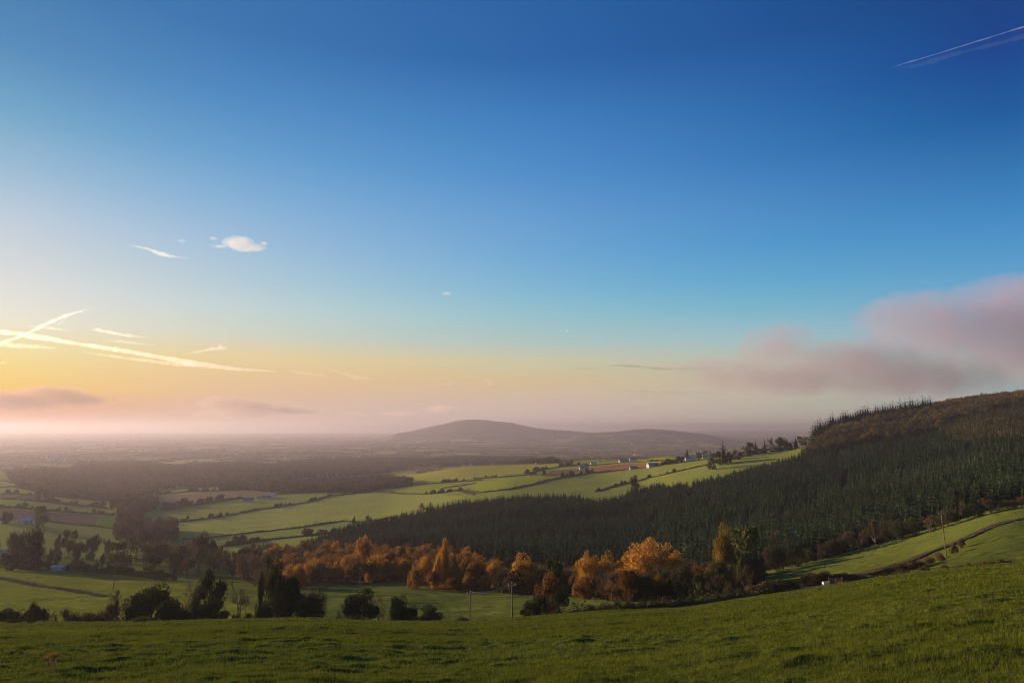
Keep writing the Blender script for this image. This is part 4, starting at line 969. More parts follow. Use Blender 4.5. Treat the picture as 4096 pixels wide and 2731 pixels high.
H(z3([(60, 772), (250, 793), (500, 765), (700, 722), (850, 682), (1000, 652), (1200, 622), (1500, 592), (1700, 572), (1880, 547), (2100, 517), (2250, 500)]), 650, 1700, 2.6, 3, 'long hedge climbing the ridge below the houses', bushes=(44, .35, .9), bl='dark bush on the long hedge climbing the ridge', seed=10)
H(z3([(1240, 782), (1400, 737), (1550, 702), (1700, 662), (1850, 632), (2100, 572), (2250, 542), (2352, 522)]) + z4([(250, 592), (400, 562), (600, 522)]), 550, 1300, 2., 2.6, 'hedge nearest above the spruce plantation', bushes=(20, .25, .6), bl='dark bush on the hedge nearest the spruce plantation', seed=11)
S(K_BU, 635, 800, 475, 9, 'big dark round bush on the hedge nearest the spruces', parts=False)
H(z3([(1130, 562), (1300, 548), (1450, 534), (1700, 522), (1880, 518)]), 1000, 2400, 2.2, 3, 'hedge above the red brown ploughed field', bushes=(8, .35, .6), bl='dark bush on the hedge above the red brown field', seed=12)
H(z3([(840, 470), (1000, 458), (1310, 456), (1560, 482), (1700, 500)]), 1200, 3000, 2.2, 3, 'curving hedge on top of the rounded far green field', seed=13)
H(z1([(1480, 1012), (1700, 973), (1900, 943), (2100, 913), (2230, 895)]), 700, 1600, 3.5, 4, 'shelter belt hedge leading to the white farmhouse', bushes=(30, .7, 1.15), bl='brown tree in the shelter belt left of the farmhouse', seed=14, mat='wood')
H(z1([(1430, 868), (1700, 842), (2000, 832), (2200, 826)]), 900, 2200, 3, 4, 'tree lined hedge above the pale stubble field', bushes=(18, .6, 1.1), bl='dark bush on the hedge above the pale stubble field', seed=15)
H(z1([(1480, 820), (1900, 797), (2220, 792)]), 1000, 2600, 2.5, 4, 'far hedge of the thin green field before the dark wood', bushes=(9, .5, .9), bl='dark bush on the far hedge of the thin green field', seed=16)
H(z2([(470, 862), (640, 852), (940, 842)]), 900, 2000, 3, 4, 'hedge behind the farm sheds', bushes=(12, .6, 1.1), bl='dark bush on the hedge behind the farm sheds', seed=17)
H(z3([(1880, 545), (1980, 505), (2060, 490), (2250, 470), (2330, 480)]), 900, 1700, 3, 4, 'garden hedges round the ridge houses', bushes=(14, .4, .8), bl='dark bush round the ridge houses', seed=18)
H(z3([(640, 640), (760, 600), (900, 575), (1020, 560), (1180, 545)]), 900, 2200, 3, 5, 'belt of trees before the blue grey house', bushes=(18, .6, 1.1), bl='brown tree in the belt before the blue grey house', seed=19, mat='wood')
H([(752, 580), (790, 574), (830, 565)], 180, 300, .5, 1.2, 'rough grass margin at the foot of the lane field', leaf=.35, seed=20, mat='gorse')
H([(870, 574), (905, 563), (930, 553.5), (950, 546), (972, 537), (997, 525.5), (1030, 518)], 150, 300, .55, 1.6, 'low bank of dead bracken beside the lane', leaf=.3, dens=6, seed=21, mat='gorse')
H([(835, 583), (890, 575.5), (960, 566), (1030, 560)], 132, 175, .5, 1.2, 'fringe of rough grass and bracken along the top edge of the near pasture', leaf=.28, dens=7, seed=22, mat='gorse')
H([(0, 577), (30, 582.5), (60, 587.5), (90, 592)], 150, 400, .25, .8, 'thin rough verge of the farm track', leaf=.25, dens=2, seed=23, mat='gorse')

# --- distant woods: stuff
print('woods')
WPR = [crown(500 + i, 4.6, 4.3, 5.2, 9, 2.1, 1.7, 75, low=.4).arr() for i in range(6)]
gx, gy = jgrid(-2200, 500, 950, 3500, 11.5, 41)
Xa, Ya, pa, qa = masked(gx, gy, W1, 950, 3400); Xb, Yb, pb_, qb = masked(gx, gy, W2, 950, 3400); Xc, Yc, _, _ = masked(gx, gy, W3, 1300, 3600)
def thin(X, Y, s, th): k = fbm(X / 90., Y / 90., s) > th; return X[k], Y[k]
Xa, Ya = thin(Xa, Ya, 51, -.7); Xb, Yb = thin(Xb, Yb, 52, -.6); Xc, Yc = thin(Xc, Yc, 53, -.7)
rng = rs(8)
for nm, A, B, lab in (('woodland', Xa, Ya, 'dark brown broadleaf wood filling the valley bottom on the left'), ('woodland', Xb, Yb, 'brown woods behind the farm fields in the middle distance'), ('woodland', Xc, Yc, 'dark wood on the far side of the ridge fields')):
    if len(A):
        s = rng.uniform(.75, 1.5, len(A)) * (.9 + .3 * vn(A / 150., B / 150., 3)); scatter(nm, WPR, A, B, s, 3, M['wood'], lab, 'wood')
print('wood trees', len(Xa), len(Xb), len(Xc))
# far plain: copses and hedge trees fading in the haze
LPR = [crown(520 + i, 6, 3.6, 3.8, 5, 3.4, 4.6, 16, low=.4).arr() for i in range(5)]
rng = rs(9)
n = 90000
u = rng.uniform(-.95, .95, n); y = np.exp(rng.uniform(math.log(1700), math.log(19000), n)); x = u * y
mk_ = fbm(x / 420., y / 420., 55, 3) + .35 * fbm(x / 90., y / 90., 56, 2)
cell = np.abs(fbm(x / 260., y / 330., 58, 2))
keep = (mk_ > .29) | ((cell < .024) & (rng.rand(n) < .8))
pxk, pyk = proj(x, y, hbase(x, y))
# not on the ridge fields nor in the mapped fields
keep &= ~((pxk > 440) & (pxk < 730) & (y < 2500)) & ~((pxk > 730) & (y < 2500)) & ~((pxk < 440) & (y < 2300) & (pyk > 468) & ~((y > 1900)))
x, y = x[keep], y[keep]
s = rng.uniform(.8, 1.7, len(x)) * np.clip(y / 6500., .8, 1.9)
scatter('far_woods', LPR, x, y, s, 12, M['farwood'], 'scattered copses and hedgerow trees of the hazy plain', 'woods', SZ=rng.uniform(.7, 1.3, len(x)) * np.clip(y / 9000., .9, 1.4))
print('far', len(x))

# =================================================================== GRASS
print('grass')
rng = rs(99)
def blades(n, y0, y1, pw, hh, wk, seed):
    rng = rs(seed)
    q = rng.uniform(0, 1, n)
    y = (y0 ** (1 - pw) + q * (y1 ** (1 - pw) - y0 ** (1 - pw))) ** (1 / (1 - pw))
    x = rng.uniform(-.86, .86, n) * (y + 2)
    z = hfull(x, y)
    c = vn(x / 1.1, y / .8, 71) * .6 + .4 * vn(x / .3, y / .3, 72)
    h = hh * (.45 + 1.0 * c) * rng.uniform(.6, 1.4, n)
    P = np.stack([x, y, z - .02], 1)
    D = np.stack([rng.normal(size=n) * .45 + .15, rng.normal(size=n) * .45, np.ones(n)], 1)
    V, Fc = spikes(P, D, h, wk * y, rng)
    r = np.clip(.45 * vn(x / 2.3, y / 1.3, 73) + .35 * rng.uniform(0, 1, n) + .45 * (vn(x / 16., y / 11., 74) - .3), 0, 1)
    return V, Fc, np.repeat(r, 3)
g = Geo()
for a in ((420000, 7, 45, 1.6, .125, .00085, 1), (380000, 35, 128, 1.3, .14, .0011, 2)):
    V, Fc, r = blades(*a); g.add(V, Fc, r)
tag(link('grass', g.mesh('grass', M['grass'])), 'short tussocky green grass covering the near pasture', 'grass', kind='stuff')
# low weed mounds on the brow
for (px_, y_, w_, h_, lab) in [(140, 96, 20, 1.1, 'low leafy weed clump near the brow of the pasture below the huge bush'), (11, 92, 13, .6, 'flat dark weed patch at the left of the near pasture'), (21, 94, 6, 1.0, 'small upright weed clump beside the flat dark patch'), (30.5, 100, 5, .7, 'tiny pale weed clump on the brow of the pasture')]:
    p = gpt(px_, y_); me = crown(int(600 + px_), w_ / 2 / F * y_, h_ * .5, h_ * .45, 14, .3, .16, 700, spiky=200, low=.1, twl=.2).mesh('weed_clump', M['olive'])
    tag(link('weed_clump', me, None, p), lab, 'weeds')
# withered ragwort in the foreground
p = gpt(51.5, 20.5); e = link('withered_ragwort', None, None, p); tag(e, 'withered rust coloured ragwort standing in the grass at the lower left', 'wild flower')
for (dx, top, lean) in ((-.06, .50, -.12), (.10, .52, .02)):
    g = Geo(); q = np.linspace(0, 1, 6)
    tube(g, np.stack([dx * .5 + lean * q + .04 * q * np.sin(q * 6), .03 * np.sin(q * 5), -.05 + (top + .05) * q], 1), .008, 5, .2)
    rr = rs(int(top * 100))
    for k in range(9):
        f = rr.uniform(.25, .95); a = rr.uniform(0, 6.28); L_ = rr.uniform(.05, .13)
        b = np.array([dx * .5 + lean * f, .03 * math.sin(f * 5), -.05 + (top + .05) * f])
        tube(g, np.array([b, b + np.array([math.cos(a) * L_ * .6, math.sin(a) * L_ * .6, L_ * .7])]), .005, 4, .2)
    link('stem', g.mesh('stem', M['bark']), e)
    rr = rs(int(top * 77)); C = np.array([dx * .5 + lean, 0, top]) + rr.normal(size=(150, 3)) * np.array([.075, .07, .025])
    C[:, 2] += .3 * (C[:, 0] - C[:, 0].mean()) * (1 if lean < 0 else -.2)
    V, Fc = tris(rr, C, .035); g = Geo(); g.add(V, Fc, rr.uniform(0, 1, len(V)))
    C2 = np.array([dx * .5 + lean * .5, 0, top * .55]) + rr.normal(size=(50, 3)) * np.array([.05, .05, .12]); V, Fc = tris(rr, C2, .035); g.add(V, Fc, rr.uniform(0, .4, len(V)))
    link('flower_head', g.mesh('flower_head', M['rag']), e)

# =================================================================== POLES, WIRES, POSTS
POLES = {}
def pole(key, px, y, top, label, lean=0., arm=.72, ang=0.0, k=1.0):
    p = gpt(px, y); Hh = max(vpy(top) * y - p[2], 3.0)
    e = link('utility_pole', None, None, p, ang); tag(e, label, 'utility pole')
    g = Geo(); q = np.linspace(0, 1, 5); tube(g, np.stack([lean * Hh * q, q * 0, -.4 + (Hh + .4) * q], 1), (.145 - .04 * q) * k, 8, .5); link('post', g.mesh('post', M['pole']), e)
    t = np.array([lean * Hh, 0, Hh])
    g = Geo(); box(g, t + np.array([0, -.14, -.25]), (arm * 2, .12, .13)); link('cross_arm', g.mesh('cross_arm', M['metal']), e)
    pts = []
    for dx in (-arm + .06, 0, arm - .06):
        c = t + np.array([dx, -.14, -.18 if dx else .1]); g = Geo()
        tube(g, np.array([c, c + (0, 0, .10), c + (0, 0, .12), c + (0, 0, .22), c + (0, 0, .30)]), np.array([.03, .03, .09, .08, .04]) * k, 6); link('insulator', g.mesh('insulator', M['porcelain']), e)
        w = c + np.array([0, 0, .25]); ca, sa = math.cos(ang), math.sin(ang)
        pts.append(np.array([w[0] * ca - w[1] * sa, w[0] * sa + w[1] * ca, w[2]]) + p)
    POLES[key] = pts
    return p
pole('b', 512.3, 137, 583.5, 'front brown utility pole at the edge of the near pasture', lean=-.01, ang=.25)
pole('a', 469.7, 158, 592, 'rear brown utility pole left of the front one by the pasture', lean=.012, ang=.25)
pole('r', 946.5, 182, 512.5, 'reddish utility pole standing beside the lane in the right field', lean=-.04, ang=-.35)
pole('l', 113.5, 245, 562, 'lone utility pole rising from the lower pasture at the left', lean=.01, ang=.2)
pole('f1', 659, 820, 473.2, 'short distant pole at the hedge above the spruces', k=1.6); pole('f2', 745.5, 945, 448, 'distant pole below the thicket on the ridge', k=2); pole('f3', 722, 900, 450, 'distant pole in front of the lone fir', k=2); pole('f4', 736, 1010, 447.5, 'dark distant pole on the ridge right of the lone fir', k=2)
pole('v1', 41, 380, 550, 'thin pole in the valley left of the squat ivy tree'); pole('v2', 63.7, 372, 550, 'thin pole behind the low pale roof'); pole('o', 359.7, 232, 566.5, 'pole half hidden before the orange valley wood', k=.7)
# off-frame ends of the line
def wires(a, b, label, sag=1.2, rad=.007):
    e = link('overhead_line', None, None, a[0]); tag(e, label, 'power line')
    for p0, p1 in zip(a, b):
        q = np.linspace(0, 1, 24)[:, None]; P = p0 + (p1 - p0) * q - a[0]; P[:, 2] -= (sag * 4 * q * (1 - q))[:, 0]
        g = Geo(); tube(g, P, rad, 4); link('wire', g.mesh('wire', M['wire']), e)
def off(px, y, h): p = gpt(px, y); return [p + np.array([dx, 0, h]) for dx in (-.8, 0, .8)]
wires(POLES['a'], POLES['b'], 'wires between the front and the rear utility pole', .8)
wires(POLES['l'], POLES['o'], 'wires sagging from the lone left pole past the ivy trees', 2.)
wires(off(-90, 225, 12.5), POLES['l'], 'wires running in from the left edge to the lone pole', 2., .016)
wires(POLES['b'], POLES['r'], 'wires from the front pole across the dark spruces to the reddish pole', 3.)
wires(POLES['r'], off(1150, 215, 9), 'wires leaving the reddish pole to the right edge', 1.5)
# fence posts along the lane
rng = rs(3)
fp = link('fence', None, None, gpt(930, 190)); tag(fp, 'line of small wooden posts and wire beside the lane', 'fence'); fpl = np.array(fp.location); prev = []
nq = len(TRK)
for k in range(30, nq - 6, 7):
    a = TRK[k]; b = TRK[min(k + 1, nq - 1)]; t = (b - a) / np.linalg.norm(b - a); n_ = np.array([-t[1], t[0]]); n_ = n_ if n_[1] > 0 else -n_
    p = a + n_ * 2.6; z = float(hfull(p[0], p[1])); g = Geo(); P = np.array([p[0], p[1], z]) - fpl
    tube(g, np.array([P + (0, 0, -.3), P + (.04 * rng.randn(), 0, 1.15)]), .055, 5); link('post', g.mesh('post', M['pole']), fp); prev.append(P + (0, 0, .95))
g = Geo(); tube(g, np.array(prev), .012, 3); link('wire', g.mesh('wire', M['wire']), fp)
# white trough and a piece of gate by the lane corner
p = hit(826, 585.5, 140, 200); p[2] = float(hfull(p[0], p[1])) + .35
e = link('water_trough', None, None, p, .2); tag(e, 'small white water trough by the hedge at the pasture corner', 'trough')
g = Geo(); box(g, (0, 0, .06), (1.5, .6, .08)); box(g, (-.75, 0, .3), (.06, .6, .5)); box(g, (.75, 0, .3), (.06, .6, .5)); box(g, (0, -.3, .3), (1.56, .06, .5)); box(g, (0, .3, .3), (1.56, .06, .5)); link('basin', g.mesh('basin', M['cream']), e)
g = Geo(); [box(g, (a, b, -.15), (.1, .1, .4)) for a in (-.6, .6) for b in (-.2, .2)]; link('legs', g.mesh('legs', M['metal']), e).name = 'leg_frame'
p = hit(836, 584, 140, 200); p[2] = float(hfull(p[0], p[1])); e = link('field_gate', None, None, p, .15); tag(e, 'rusty brown field gate right of the white trough', 'gate')
for a in (-1.7, 1.7): g = Geo(); tube(g, np.array([(a, 0, -.3), (a, 0, 1.4)]), .09, 6); link('gate_post', g.mesh('gate_post', M['pole']), e)
g = Geo(); [box(g, (0, 0, .25 + .22 * k), (3.2, .05, .06)) for k in range(5)]; box(g, (-1.55, 0, .7), (.06, .06, 1.)); box(g, (1.55, 0, .7), (.06, .06, 1.)); box(g, (0, 0, .7), (.06, .06, 1.)); link('gate_bars', g.mesh('gate_bars', M['rust']), e)

# =================================================================== BUILDINGS
def gable(g, w, d, h, r):
    V = [(-w/2, -d/2, -.8), (w/2, -d/2, -.8), (w/2, d/2, -.8), (-w/2, d/2, -.8), (-w/2, -d/2, h), (w/2, -d/2, h), (w/2, d/2, h), (-w/2, d/2, h), (-w/2, 0, h + r), (w/2, 0, h + r)]
    g.add(V, [(0, 1, 5), (0, 5, 4), (2, 3, 7), (2, 7, 6), (1, 2, 6), (1, 6, 5), (5, 6, 9), (3, 0, 4), (3, 4, 7), (4, 8, 7)])
def roofm(g, w, d, h, r, ov=.35, th=.18):
    for s in (-1, 1):
        y0, z0 = s * (d / 2 + ov), h - ov * r / (d / 2); x = w / 2 + ov
        V = [(-x, y0, z0 + .03), (x, y0, z0 + .03), (x, 0, h + r + .03), (-x, 0, h + r + .03)]; V += [(a, b, c + th) for a, b, c in V]
        g.add(V, [(0, 1, 2), (0, 2, 3), (4, 6, 5), (4, 7, 6), (0, 5, 1), (0, 4, 5), (1, 6, 2), (1, 5, 6), (3, 0, 4), (3, 4, 7)])
def house(name, px, py, wm, label, cat='house', y0=300, y1=9000, d=None, h=2.8, r=2.2, wall='white', roof='slate', rz=0., chim=1, det=2, group=None, y=None, dz=0):
    p = hit(px, py, y0, y1) if y is None else gpt(px, y)
    p[2] = float(hfull(p[0], p[1])) + dz; d = d or wm * .55
    e = link(name, None, None, p, rz); tag(e, label, cat, group)
    g = Geo(); gable(g, wm, d, h, r); link('wall', g.mesh('wall', M[wall]), e)
    g = Geo(); roofm(g, wm, d, h, r); rf = link('roof', g.mesh('roof', M[roof]), e)
    for k in range(chim if det else 0):
        g = Geo(); box(g, ((wm / 2 - .6) * (1 if k else -1), 0, h + r + .3), (.8, .6, 1.3)); link('chimney', g.mesh('chimney', M[wall]), rf)
    if det > 1:
        n = max(2, int(wm / 3.4))
        for i in range(n):
            x = -wm / 2 + wm * (i + .5) / n; g = Geo()
            if i == n // 2: box(g, (x, -d / 2 - .03, 1.05), (1., .1, 2.1)); link('door', g.mesh('door', M['door']), e)
            else:
                box(g, (x, -d / 2 - .03, 1.5), (1.3, .1, 1.1)); link('window', g.mesh('window', M['glass']), e)
        g = Geo(); box(g, (-wm / 2 - .03, 0, 1.6), (.1, 1., 1.)); link('window', g.mesh('window', M['glass']), e)
    return e
house('bungalow', 24, 522.3, 10, 'white gabled bungalow below the ploughed field at the left', y0=450, y1=900, roof='pale', rz=1.35, r=1.9, d=10)
house('garage', 4, 522.5, 6, 'small white garage left of the gabled bungalow', 'garage', y0=450, y1=900, roof='slate', det=1, chim=0)
house('roadside_house', -1, 537.5, 11, 'house with a bright slanting roof behind trees at the left edge', y=372, roof='pale', rz=.9, h=3.2)
house('low_shed', 58.5, 564, 5.4, 'low shed with a long pale roof on the valley bank', 'shed', y=334, roof='pale', wall='grey', h=1.6, r=.5, det=1, chim=0, d=3, dz=.6)
house('farmhouse', 248.5, 501.5, 15, 'white farmhouse with dark roof at the end of the shelter belt', y0=800, y1=1500, h=3.4, r=3, rz=.25)
house('farm_shed', 266, 498.0, 14, 'grey farm shed right of the farmhouse', 'shed', y0=800, y1=1700, wall='grey', roof='rust', det=1, chim=0, rz=.1)
house('farm_shed', 272, 497.0, 12, 'pale roofed farm shed, rightmost beside the farmhouse', 'shed', y0=800, y1=1700, wall='grey', roof='pale', det=1, chim=0, rz=.1)
house('pump_house', 258.5, 499, 4.5, 'tiny white outhouse between farmhouse and sheds', 'outhouse', y0=800, y1=1700, roof='bluegrey', det=1, chim=0)
house('villa', 584, 468.5, 17, 'blue grey roofed white house below the ridge', y0=950, y1=1900, roof='bluegrey', h=3, r=3)
house('cream_house', 593.5, 464.5, 12, 'cream house above the blue grey roofed house', y0=1100, y1=2200, wall='cream', h=4.5, r=1.4)
house('white_barn', 599.5, 462, 7, 'small bright gabled building above the cream house', 'barn', y0=1100, y1=2300, roof='pale', rz=1.1, det=1, chim=0)
house('cattle_shed', 624, 462, 20, 'long dark roofed cattle shed on the ridge', 'shed', y0=1200, y1=2300, wall='grey', det=1, chim=0, h=4)
house('hay_barn', 633, 460.6, 16, 'red brown roofed barn behind the dark cattle shed', 'barn', y0=1200, y1=2400, wall='grey', roof='rust', det=1, chim=0, h=4.5)
house('white_house', 651.5, 466.8, 14, 'bright white house with dark gables at the end of the red brown field', y0=950, y1=1700, h=3.6, r=3.2, rz=.35, chim=2, roof='bluegrey')
house('porch_house', 647.3, 466.6, 5, 'small white gabled wing left of the bright white house', y0=950, y1=1700, h=3.2, r=2.6, rz=1.5, det=1, chim=0, roof='slate')
house('dark_bungalow', 633.5, 468.6, 12, 'dark roofed bungalow left of the bright white house', y0=950, y1=1700, wall='grey', h=2.4, r=2.4)
house('ridge_house', 688, 457, 9, 'white house beside the upright cypress on the ridge', y=1135, roof='bluegrey')
house('ridge_house', 692.5, 455.6, 7, 'low pale roofed house right of the cypress house', y=1150, roof='pale', det=1)
house('ridge_shed', 706, 454.5, 12, 'grey shed with a pale roof left of the lone fir', 'shed', y=1150, wall='grey', roof='pale', det=1, chim=0)
house('long_shed', 639.5, 455.2, 60, 'long sandy roofed shed on the plain beyond the ridge', 'shed', y0=2500, y1=6000, wall='cream', roof='cream', det=0, h=6, d=25)
house('round_barn', 470.5, 465.2, 14, 'grey barn on the skyline of the bright sloping field', 'barn', y0=1400, y1=2600, wall='grey', roof='pale', det=0, h=4)
house('round_shed', 464, 465.0, 16, 'dark shed left of the grey barn on the skyline field', 'shed', y0=1400, y1=2600, wall='grey', det=0, h=3)
house('white_cottage', 492.5, 464.2, 9, 'small white cottage on top of the bright sloping field', y0=1400, y1=2600, det=0)
house('gabled_cottage', 536.5, 463.8, 10, 'white gabled cottage beside the dark far wood', y0=1400, y1=2600, det=0, rz=1.2, h=3.5, r=3)
for i, (px_, py_, w_) in enumerate([(318.5, 475.6, 14), (322, 475.2, 16), (326, 475.4, 13), (329.5, 474.2, 16), (333.5, 474, 18), (336.5, 474.8, 10)]):
    house('farm_building', px_, py_, w_, 'pale shed of the farmyard at the edge of the brown woods', 'shed', y0=1500, y1=3500, wall='white', roof='pale', det=0, h=4, group='sheds of the farmyard at the edge of the brown woods')
rng = rs(21)
for i in range(24):
    px_, py_ = rng.uniform(41, 68), rng.uniform(456.2, 461.5)
    house('village_house', px_, py_, rng.uniform(12, 22), 'small white house of the hazy village on the left', y0=2500, y1=5200, det=0, h=4.5, r=3.5, rz=rng.uniform(-1.5, 1.5), roof=['slate', 'pale', 'pale'][i % 3], group='houses of the far village')
for i, (px_, py_, w_) in enumerate([(66, 452, 30), (70, 451.8, 34), (86, 461, 24), (89, 460.6, 20), (59, 440.4, 60), (113, 446.8, 30), (12, 444.8, 40), (80, 450, 40), (203, 457.2, 20), (214, 455.6, 16), (223, 455.8, 12), (236, 454.6, 26), (240, 455.6, 24), (191, 445.6, 46), (287, 457.4, 26), (292, 457.2, 24), (332, 456.9, 40), (356, 456.7, 40), (346, 446.9, 14), (465.5, 440.4, 26), (470, 440.5, 30), (476, 440.5, 20), (578, 449, 36), (600, 451.6, 16), (586, 436.8, 30), (611, 438.9, 50), (748, 449.9, 14), (632, 444.5, 20), (417, 433.6, 24), (418, 438.5, 30)]):
    house('distant_house', px_, py_, w_, 'white speck of a farmstead on the hazy plain', y0=2400, y1=19000, det=0, h=5, r=3, rz=rng.uniform(-.6, .6), roof=['slate', 'pale'][i % 2], group='scattered white farmsteads on the plain')

# =================================================================== SKY
print('sky')
SUN_AZ, SUN_EL = -60.0, 7.5
EXPO = 1.0
sd = np.array([math.sin(R(SUN_AZ)) * math.cos(R(SUN_EL)), math.cos(R(SUN_AZ)) * math.cos(R(SUN_EL)), math.sin(R(SUN_EL))])
from mathutils import Vector
sl = bpy.data.lights.new('sun', 'SUN'); sl.energy = 5.0; sl.angle = R(.6); sl.color = (1.0, .77, .50)
so = bpy.data.objects.new('sun', sl); COL.objects.link(so); so.rotation_euler = Vector(tuple(sd)).to_track_quat('Z', 'Y').to_euler()
W = bpy.data.worlds.new('World'); SC.world = W; W.use_nodes = True
nt = W.node_tree; ns = nt.nodes; L = nt.links; ns.clear()
out = N(ns, 'ShaderNodeOutputWorld'); bg = N(ns, 'ShaderNodeBackground')
sky = N(ns, 'ShaderNodeTexSky', sky_type='NISHITA'); sky.sun_disc = False; sky.sun_elevation = R(SUN_EL); sky.sun_rotation = R(SUN_AZ); sky.altitude = 180; sky.air_density = 1.0; sky.dust_density = 1.0; sky.ozone_density = 1.5
tc = N(ns, 'ShaderNodeTexCoord'); sp = N(ns, 'ShaderNodeSeparateXYZ')
nrm = N(ns, 'ShaderNodeVectorMath', operation='NORMALIZE'); L.new(tc.outputs['Generated'], nrm.inputs[0]); L.new(nrm.outputs[0], sp.inputs[0])
def lin(c):
    c = c.lstrip('#'); o = []
    for i in (0, 2, 4):
        s = int(c[i:i + 2], 16) / 255; o.append(s / 12.92 if s <= .04045 else ((s + .055) / 1.055) ** 2.4)
    return np.array(o)
#SKYTABLE
SKYT = {
 8: [(0, (0.0134, 0.1741, 0.4599)), (65, (0.0166, 0.2213, 0.5236)), (130, (0.1057, 0.3962, 0.6414)), (166, (0.2009, 0.472, 0.6958)), (196, (0.3667, 0.5315, 0.7667)), (222, (0.44, 0.6121, 0.7226)), (250, (0.5531, 0.6534, 0.704)), (278, (0.6421, 0.6937, 0.7386)), (306, (0.8116, 0.8018, 0.7319)), (333, (0.8257, 0.7647, 0.5123)), (355, (0.8393, 0.6665, 0.2339)), (375, (0.8388, 0.5787, 0.095)), (392, (0.8089, 0.4257, 0.0084)), (410, (0.4531, 0.08, 0.0)), (428, (0.4531, 0.08, 0.0))],
 257: [(0, (0.0266, 0.0986, 0.287)), (65, (0.0594, 0.2369, 0.504)), (110, (0.1485, 0.3546, 0.5997)), (152, (0.2274, 0.4104, 0.6519)), (196, (0.3574, 0.4686, 0.6868)), (218, (0.4145, 0.521, 0.6926)), (261, (0.446, 0.5593, 0.7216)), (300, (0.5492, 0.6815, 0.683)), (333, (0.6166, 0.6576, 0.5386)), (360, (0.8279, 0.6239, 0.2965)), (388, (0.7844, 0.4916, 0.2735)), (410, (0.6921, 0.4585, 0.3566)), (428, (0.6921, 0.4585, 0.3566))],
 512: [(0, (0.0, 0.0, 0.1037)), (65, (0.0, 0.1714, 0.5014)), (130, (0.0, 0.1971, 0.5446)), (163, (0.0018, 0.242, 0.5897)), (196, (0.0121, 0.2948, 0.6147)), (230, (0.0859, 0.3677, 0.6763)), (261, (0.1493, 0.4278, 0.6925)), (305, (0.2509, 0.53, 0.6565)), (335, (0.4085, 0.5823, 0.5903)), (360, (0.6504, 0.6072, 0.3967)), (385, (0.745, 0.5335, 0.2887)), (405, (0.6938, 0.5262, 0.4723)), (428, (0.6938, 0.5262, 0.4723))],
 757: [(0, (0.0, 0.0, 0.1338)), (65, (0.0, 0.0668, 0.3726)), (130, (0.0, 0.1275, 0.5007)), (163, (0.0, 0.1814, 0.5897)), (196, (0.0, 0.2407, 0.6485)), (230, (0.0, 0.3036, 0.696)), (261, (0.0199, 0.3464, 0.7076)), (305, (0.1972, 0.5191, 0.6869)), (340, (0.4002, 0.5935, 0.6318)), (370, (0.5534, 0.5507, 0.3904)), (400, (0.5817, 0.5308, 0.423)), (428, (0.5817, 0.5308, 0.423))],
 1016: [(0, (0.0, 0.0688, 0.2372)), (65, (0.0, 0.0886, 0.296)), (130, (0.0375, 0.1467, 0.3668)), (163, (0.0646, 0.1894, 0.4478)), (196, (0.0931, 0.2425, 0.5476)), (230, (0.0809, 0.303, 0.5981)), (261, (0.12, 0.3555, 0.6454)), (300, (0.1541, 0.4144, 0.6396)), (330, (0.2343, 0.4512, 0.6135)), (370, (0.3472, 0.4659, 0.4625)), (400, (0.3595, 0.4182, 0.4447)), (428, (0.3595, 0.4182, 0.4447))],
}
fac = []
BASEK = 0.02
prev_c = None; keys = sorted(SKYT)
elv = N(ns, 'ShaderNodeMath', operation='ARCSINE'); L.new(sp.outputs['Z'], elv.inputs[0])
ef = N(ns, 'ShaderNodeMath', operation='DIVIDE'); L.new(elv.outputs[0], ef.inputs[0]); ef.inputs[1].default_value = math.pi / 2
hx = N(ns, 'ShaderNodeMath', operation='ARCTAN2'); L.new(sp.outputs['X'], hx.inputs[0])
ay = N(ns, 'ShaderNodeMath', operation='ABSOLUTE'); L.new(sp.outputs['Y'], ay.inputs[0]); L.new(ay.outputs[0], hx.inputs[1])
AZK = []; ELG = np.array([0, .008, .018, .03, .045, .062, .082, .105, .13, .16, .195, .235, .28, .33])
TABC = []
for kx in keys:
    rows_ = []
    for py_, c in SKYT[kx]:
        u, v = uv(kx, py_); rows_.append((math.atan(v / math.sqrt(1 + u * u)) / (math.pi / 2), np.array(c)))
    rows_.sort(key=lambda r: r[0]); e_ = [r[0] for r in rows_]; e_[0] = min(e_[0], 0.0)
    TABC.append(np.stack([pchip(e_, [r[1][q] for r in rows_], np.minimum(ELG, e_[-1])) for q in range(3)], 1))
    AZK.append(math.atan(float(uv(kx, 300)[0])))
TABC = np.array(TABC); AZK = np.array(AZK)
for e in range(len(ELG)):       # even out the azimuth steps of the clear upper sky
    w_ = float(sst(.05, .12, ELG[e]))
    for q in range(3):
        TABC[:, e, q] = (1 - w_) * TABC[:, e, q] + w_ * np.polyval(np.polyfit(AZK, TABC[:, e, q], 2), AZK)
AZF = np.linspace(AZK[0], AZK[-1], 13)
for n_, az in enumerate(AZF):
    C_ = np.array([[float(pchip(AZK, TABC[:, e, q], np.array([az]))[0]) for q in range(3)] for e in range(len(ELG))])
    cr = N(ns, 'ShaderNodeValToRGB'); L.new(ef.outputs[0], cr.inputs[0]); el = cr.color_ramp.elements
    for i, e in enumerate(ELG):
        q = el[i] if i < 2 else el.new(e)
        q.position = float(e); q.color = (*[float(max(t, 0)) for t in C_[i]], 1)
    q = el.new(.62); q.color = (*[float(t) for t in C_[-1] * np.array([.45, .55, .62])], 1)
    if n_ == 0: prev_c = cr.outputs[0]
    else:
        f = N(ns, 'ShaderNodeMapRange'); L.new(hx.outputs[0], f.inputs[0]); f.inputs[1].default_value = paz; f.inputs[2].default_value = az
        mx = N(ns, 'ShaderNodeMix', data_type='RGBA'); L.new(f.outputs[0], mx.inputs[0]); L.new(prev_c, mx.inputs[6]); L.new(cr.outputs[0], mx.inputs[7]); prev_c = mx.outputs[2]
    paz = az
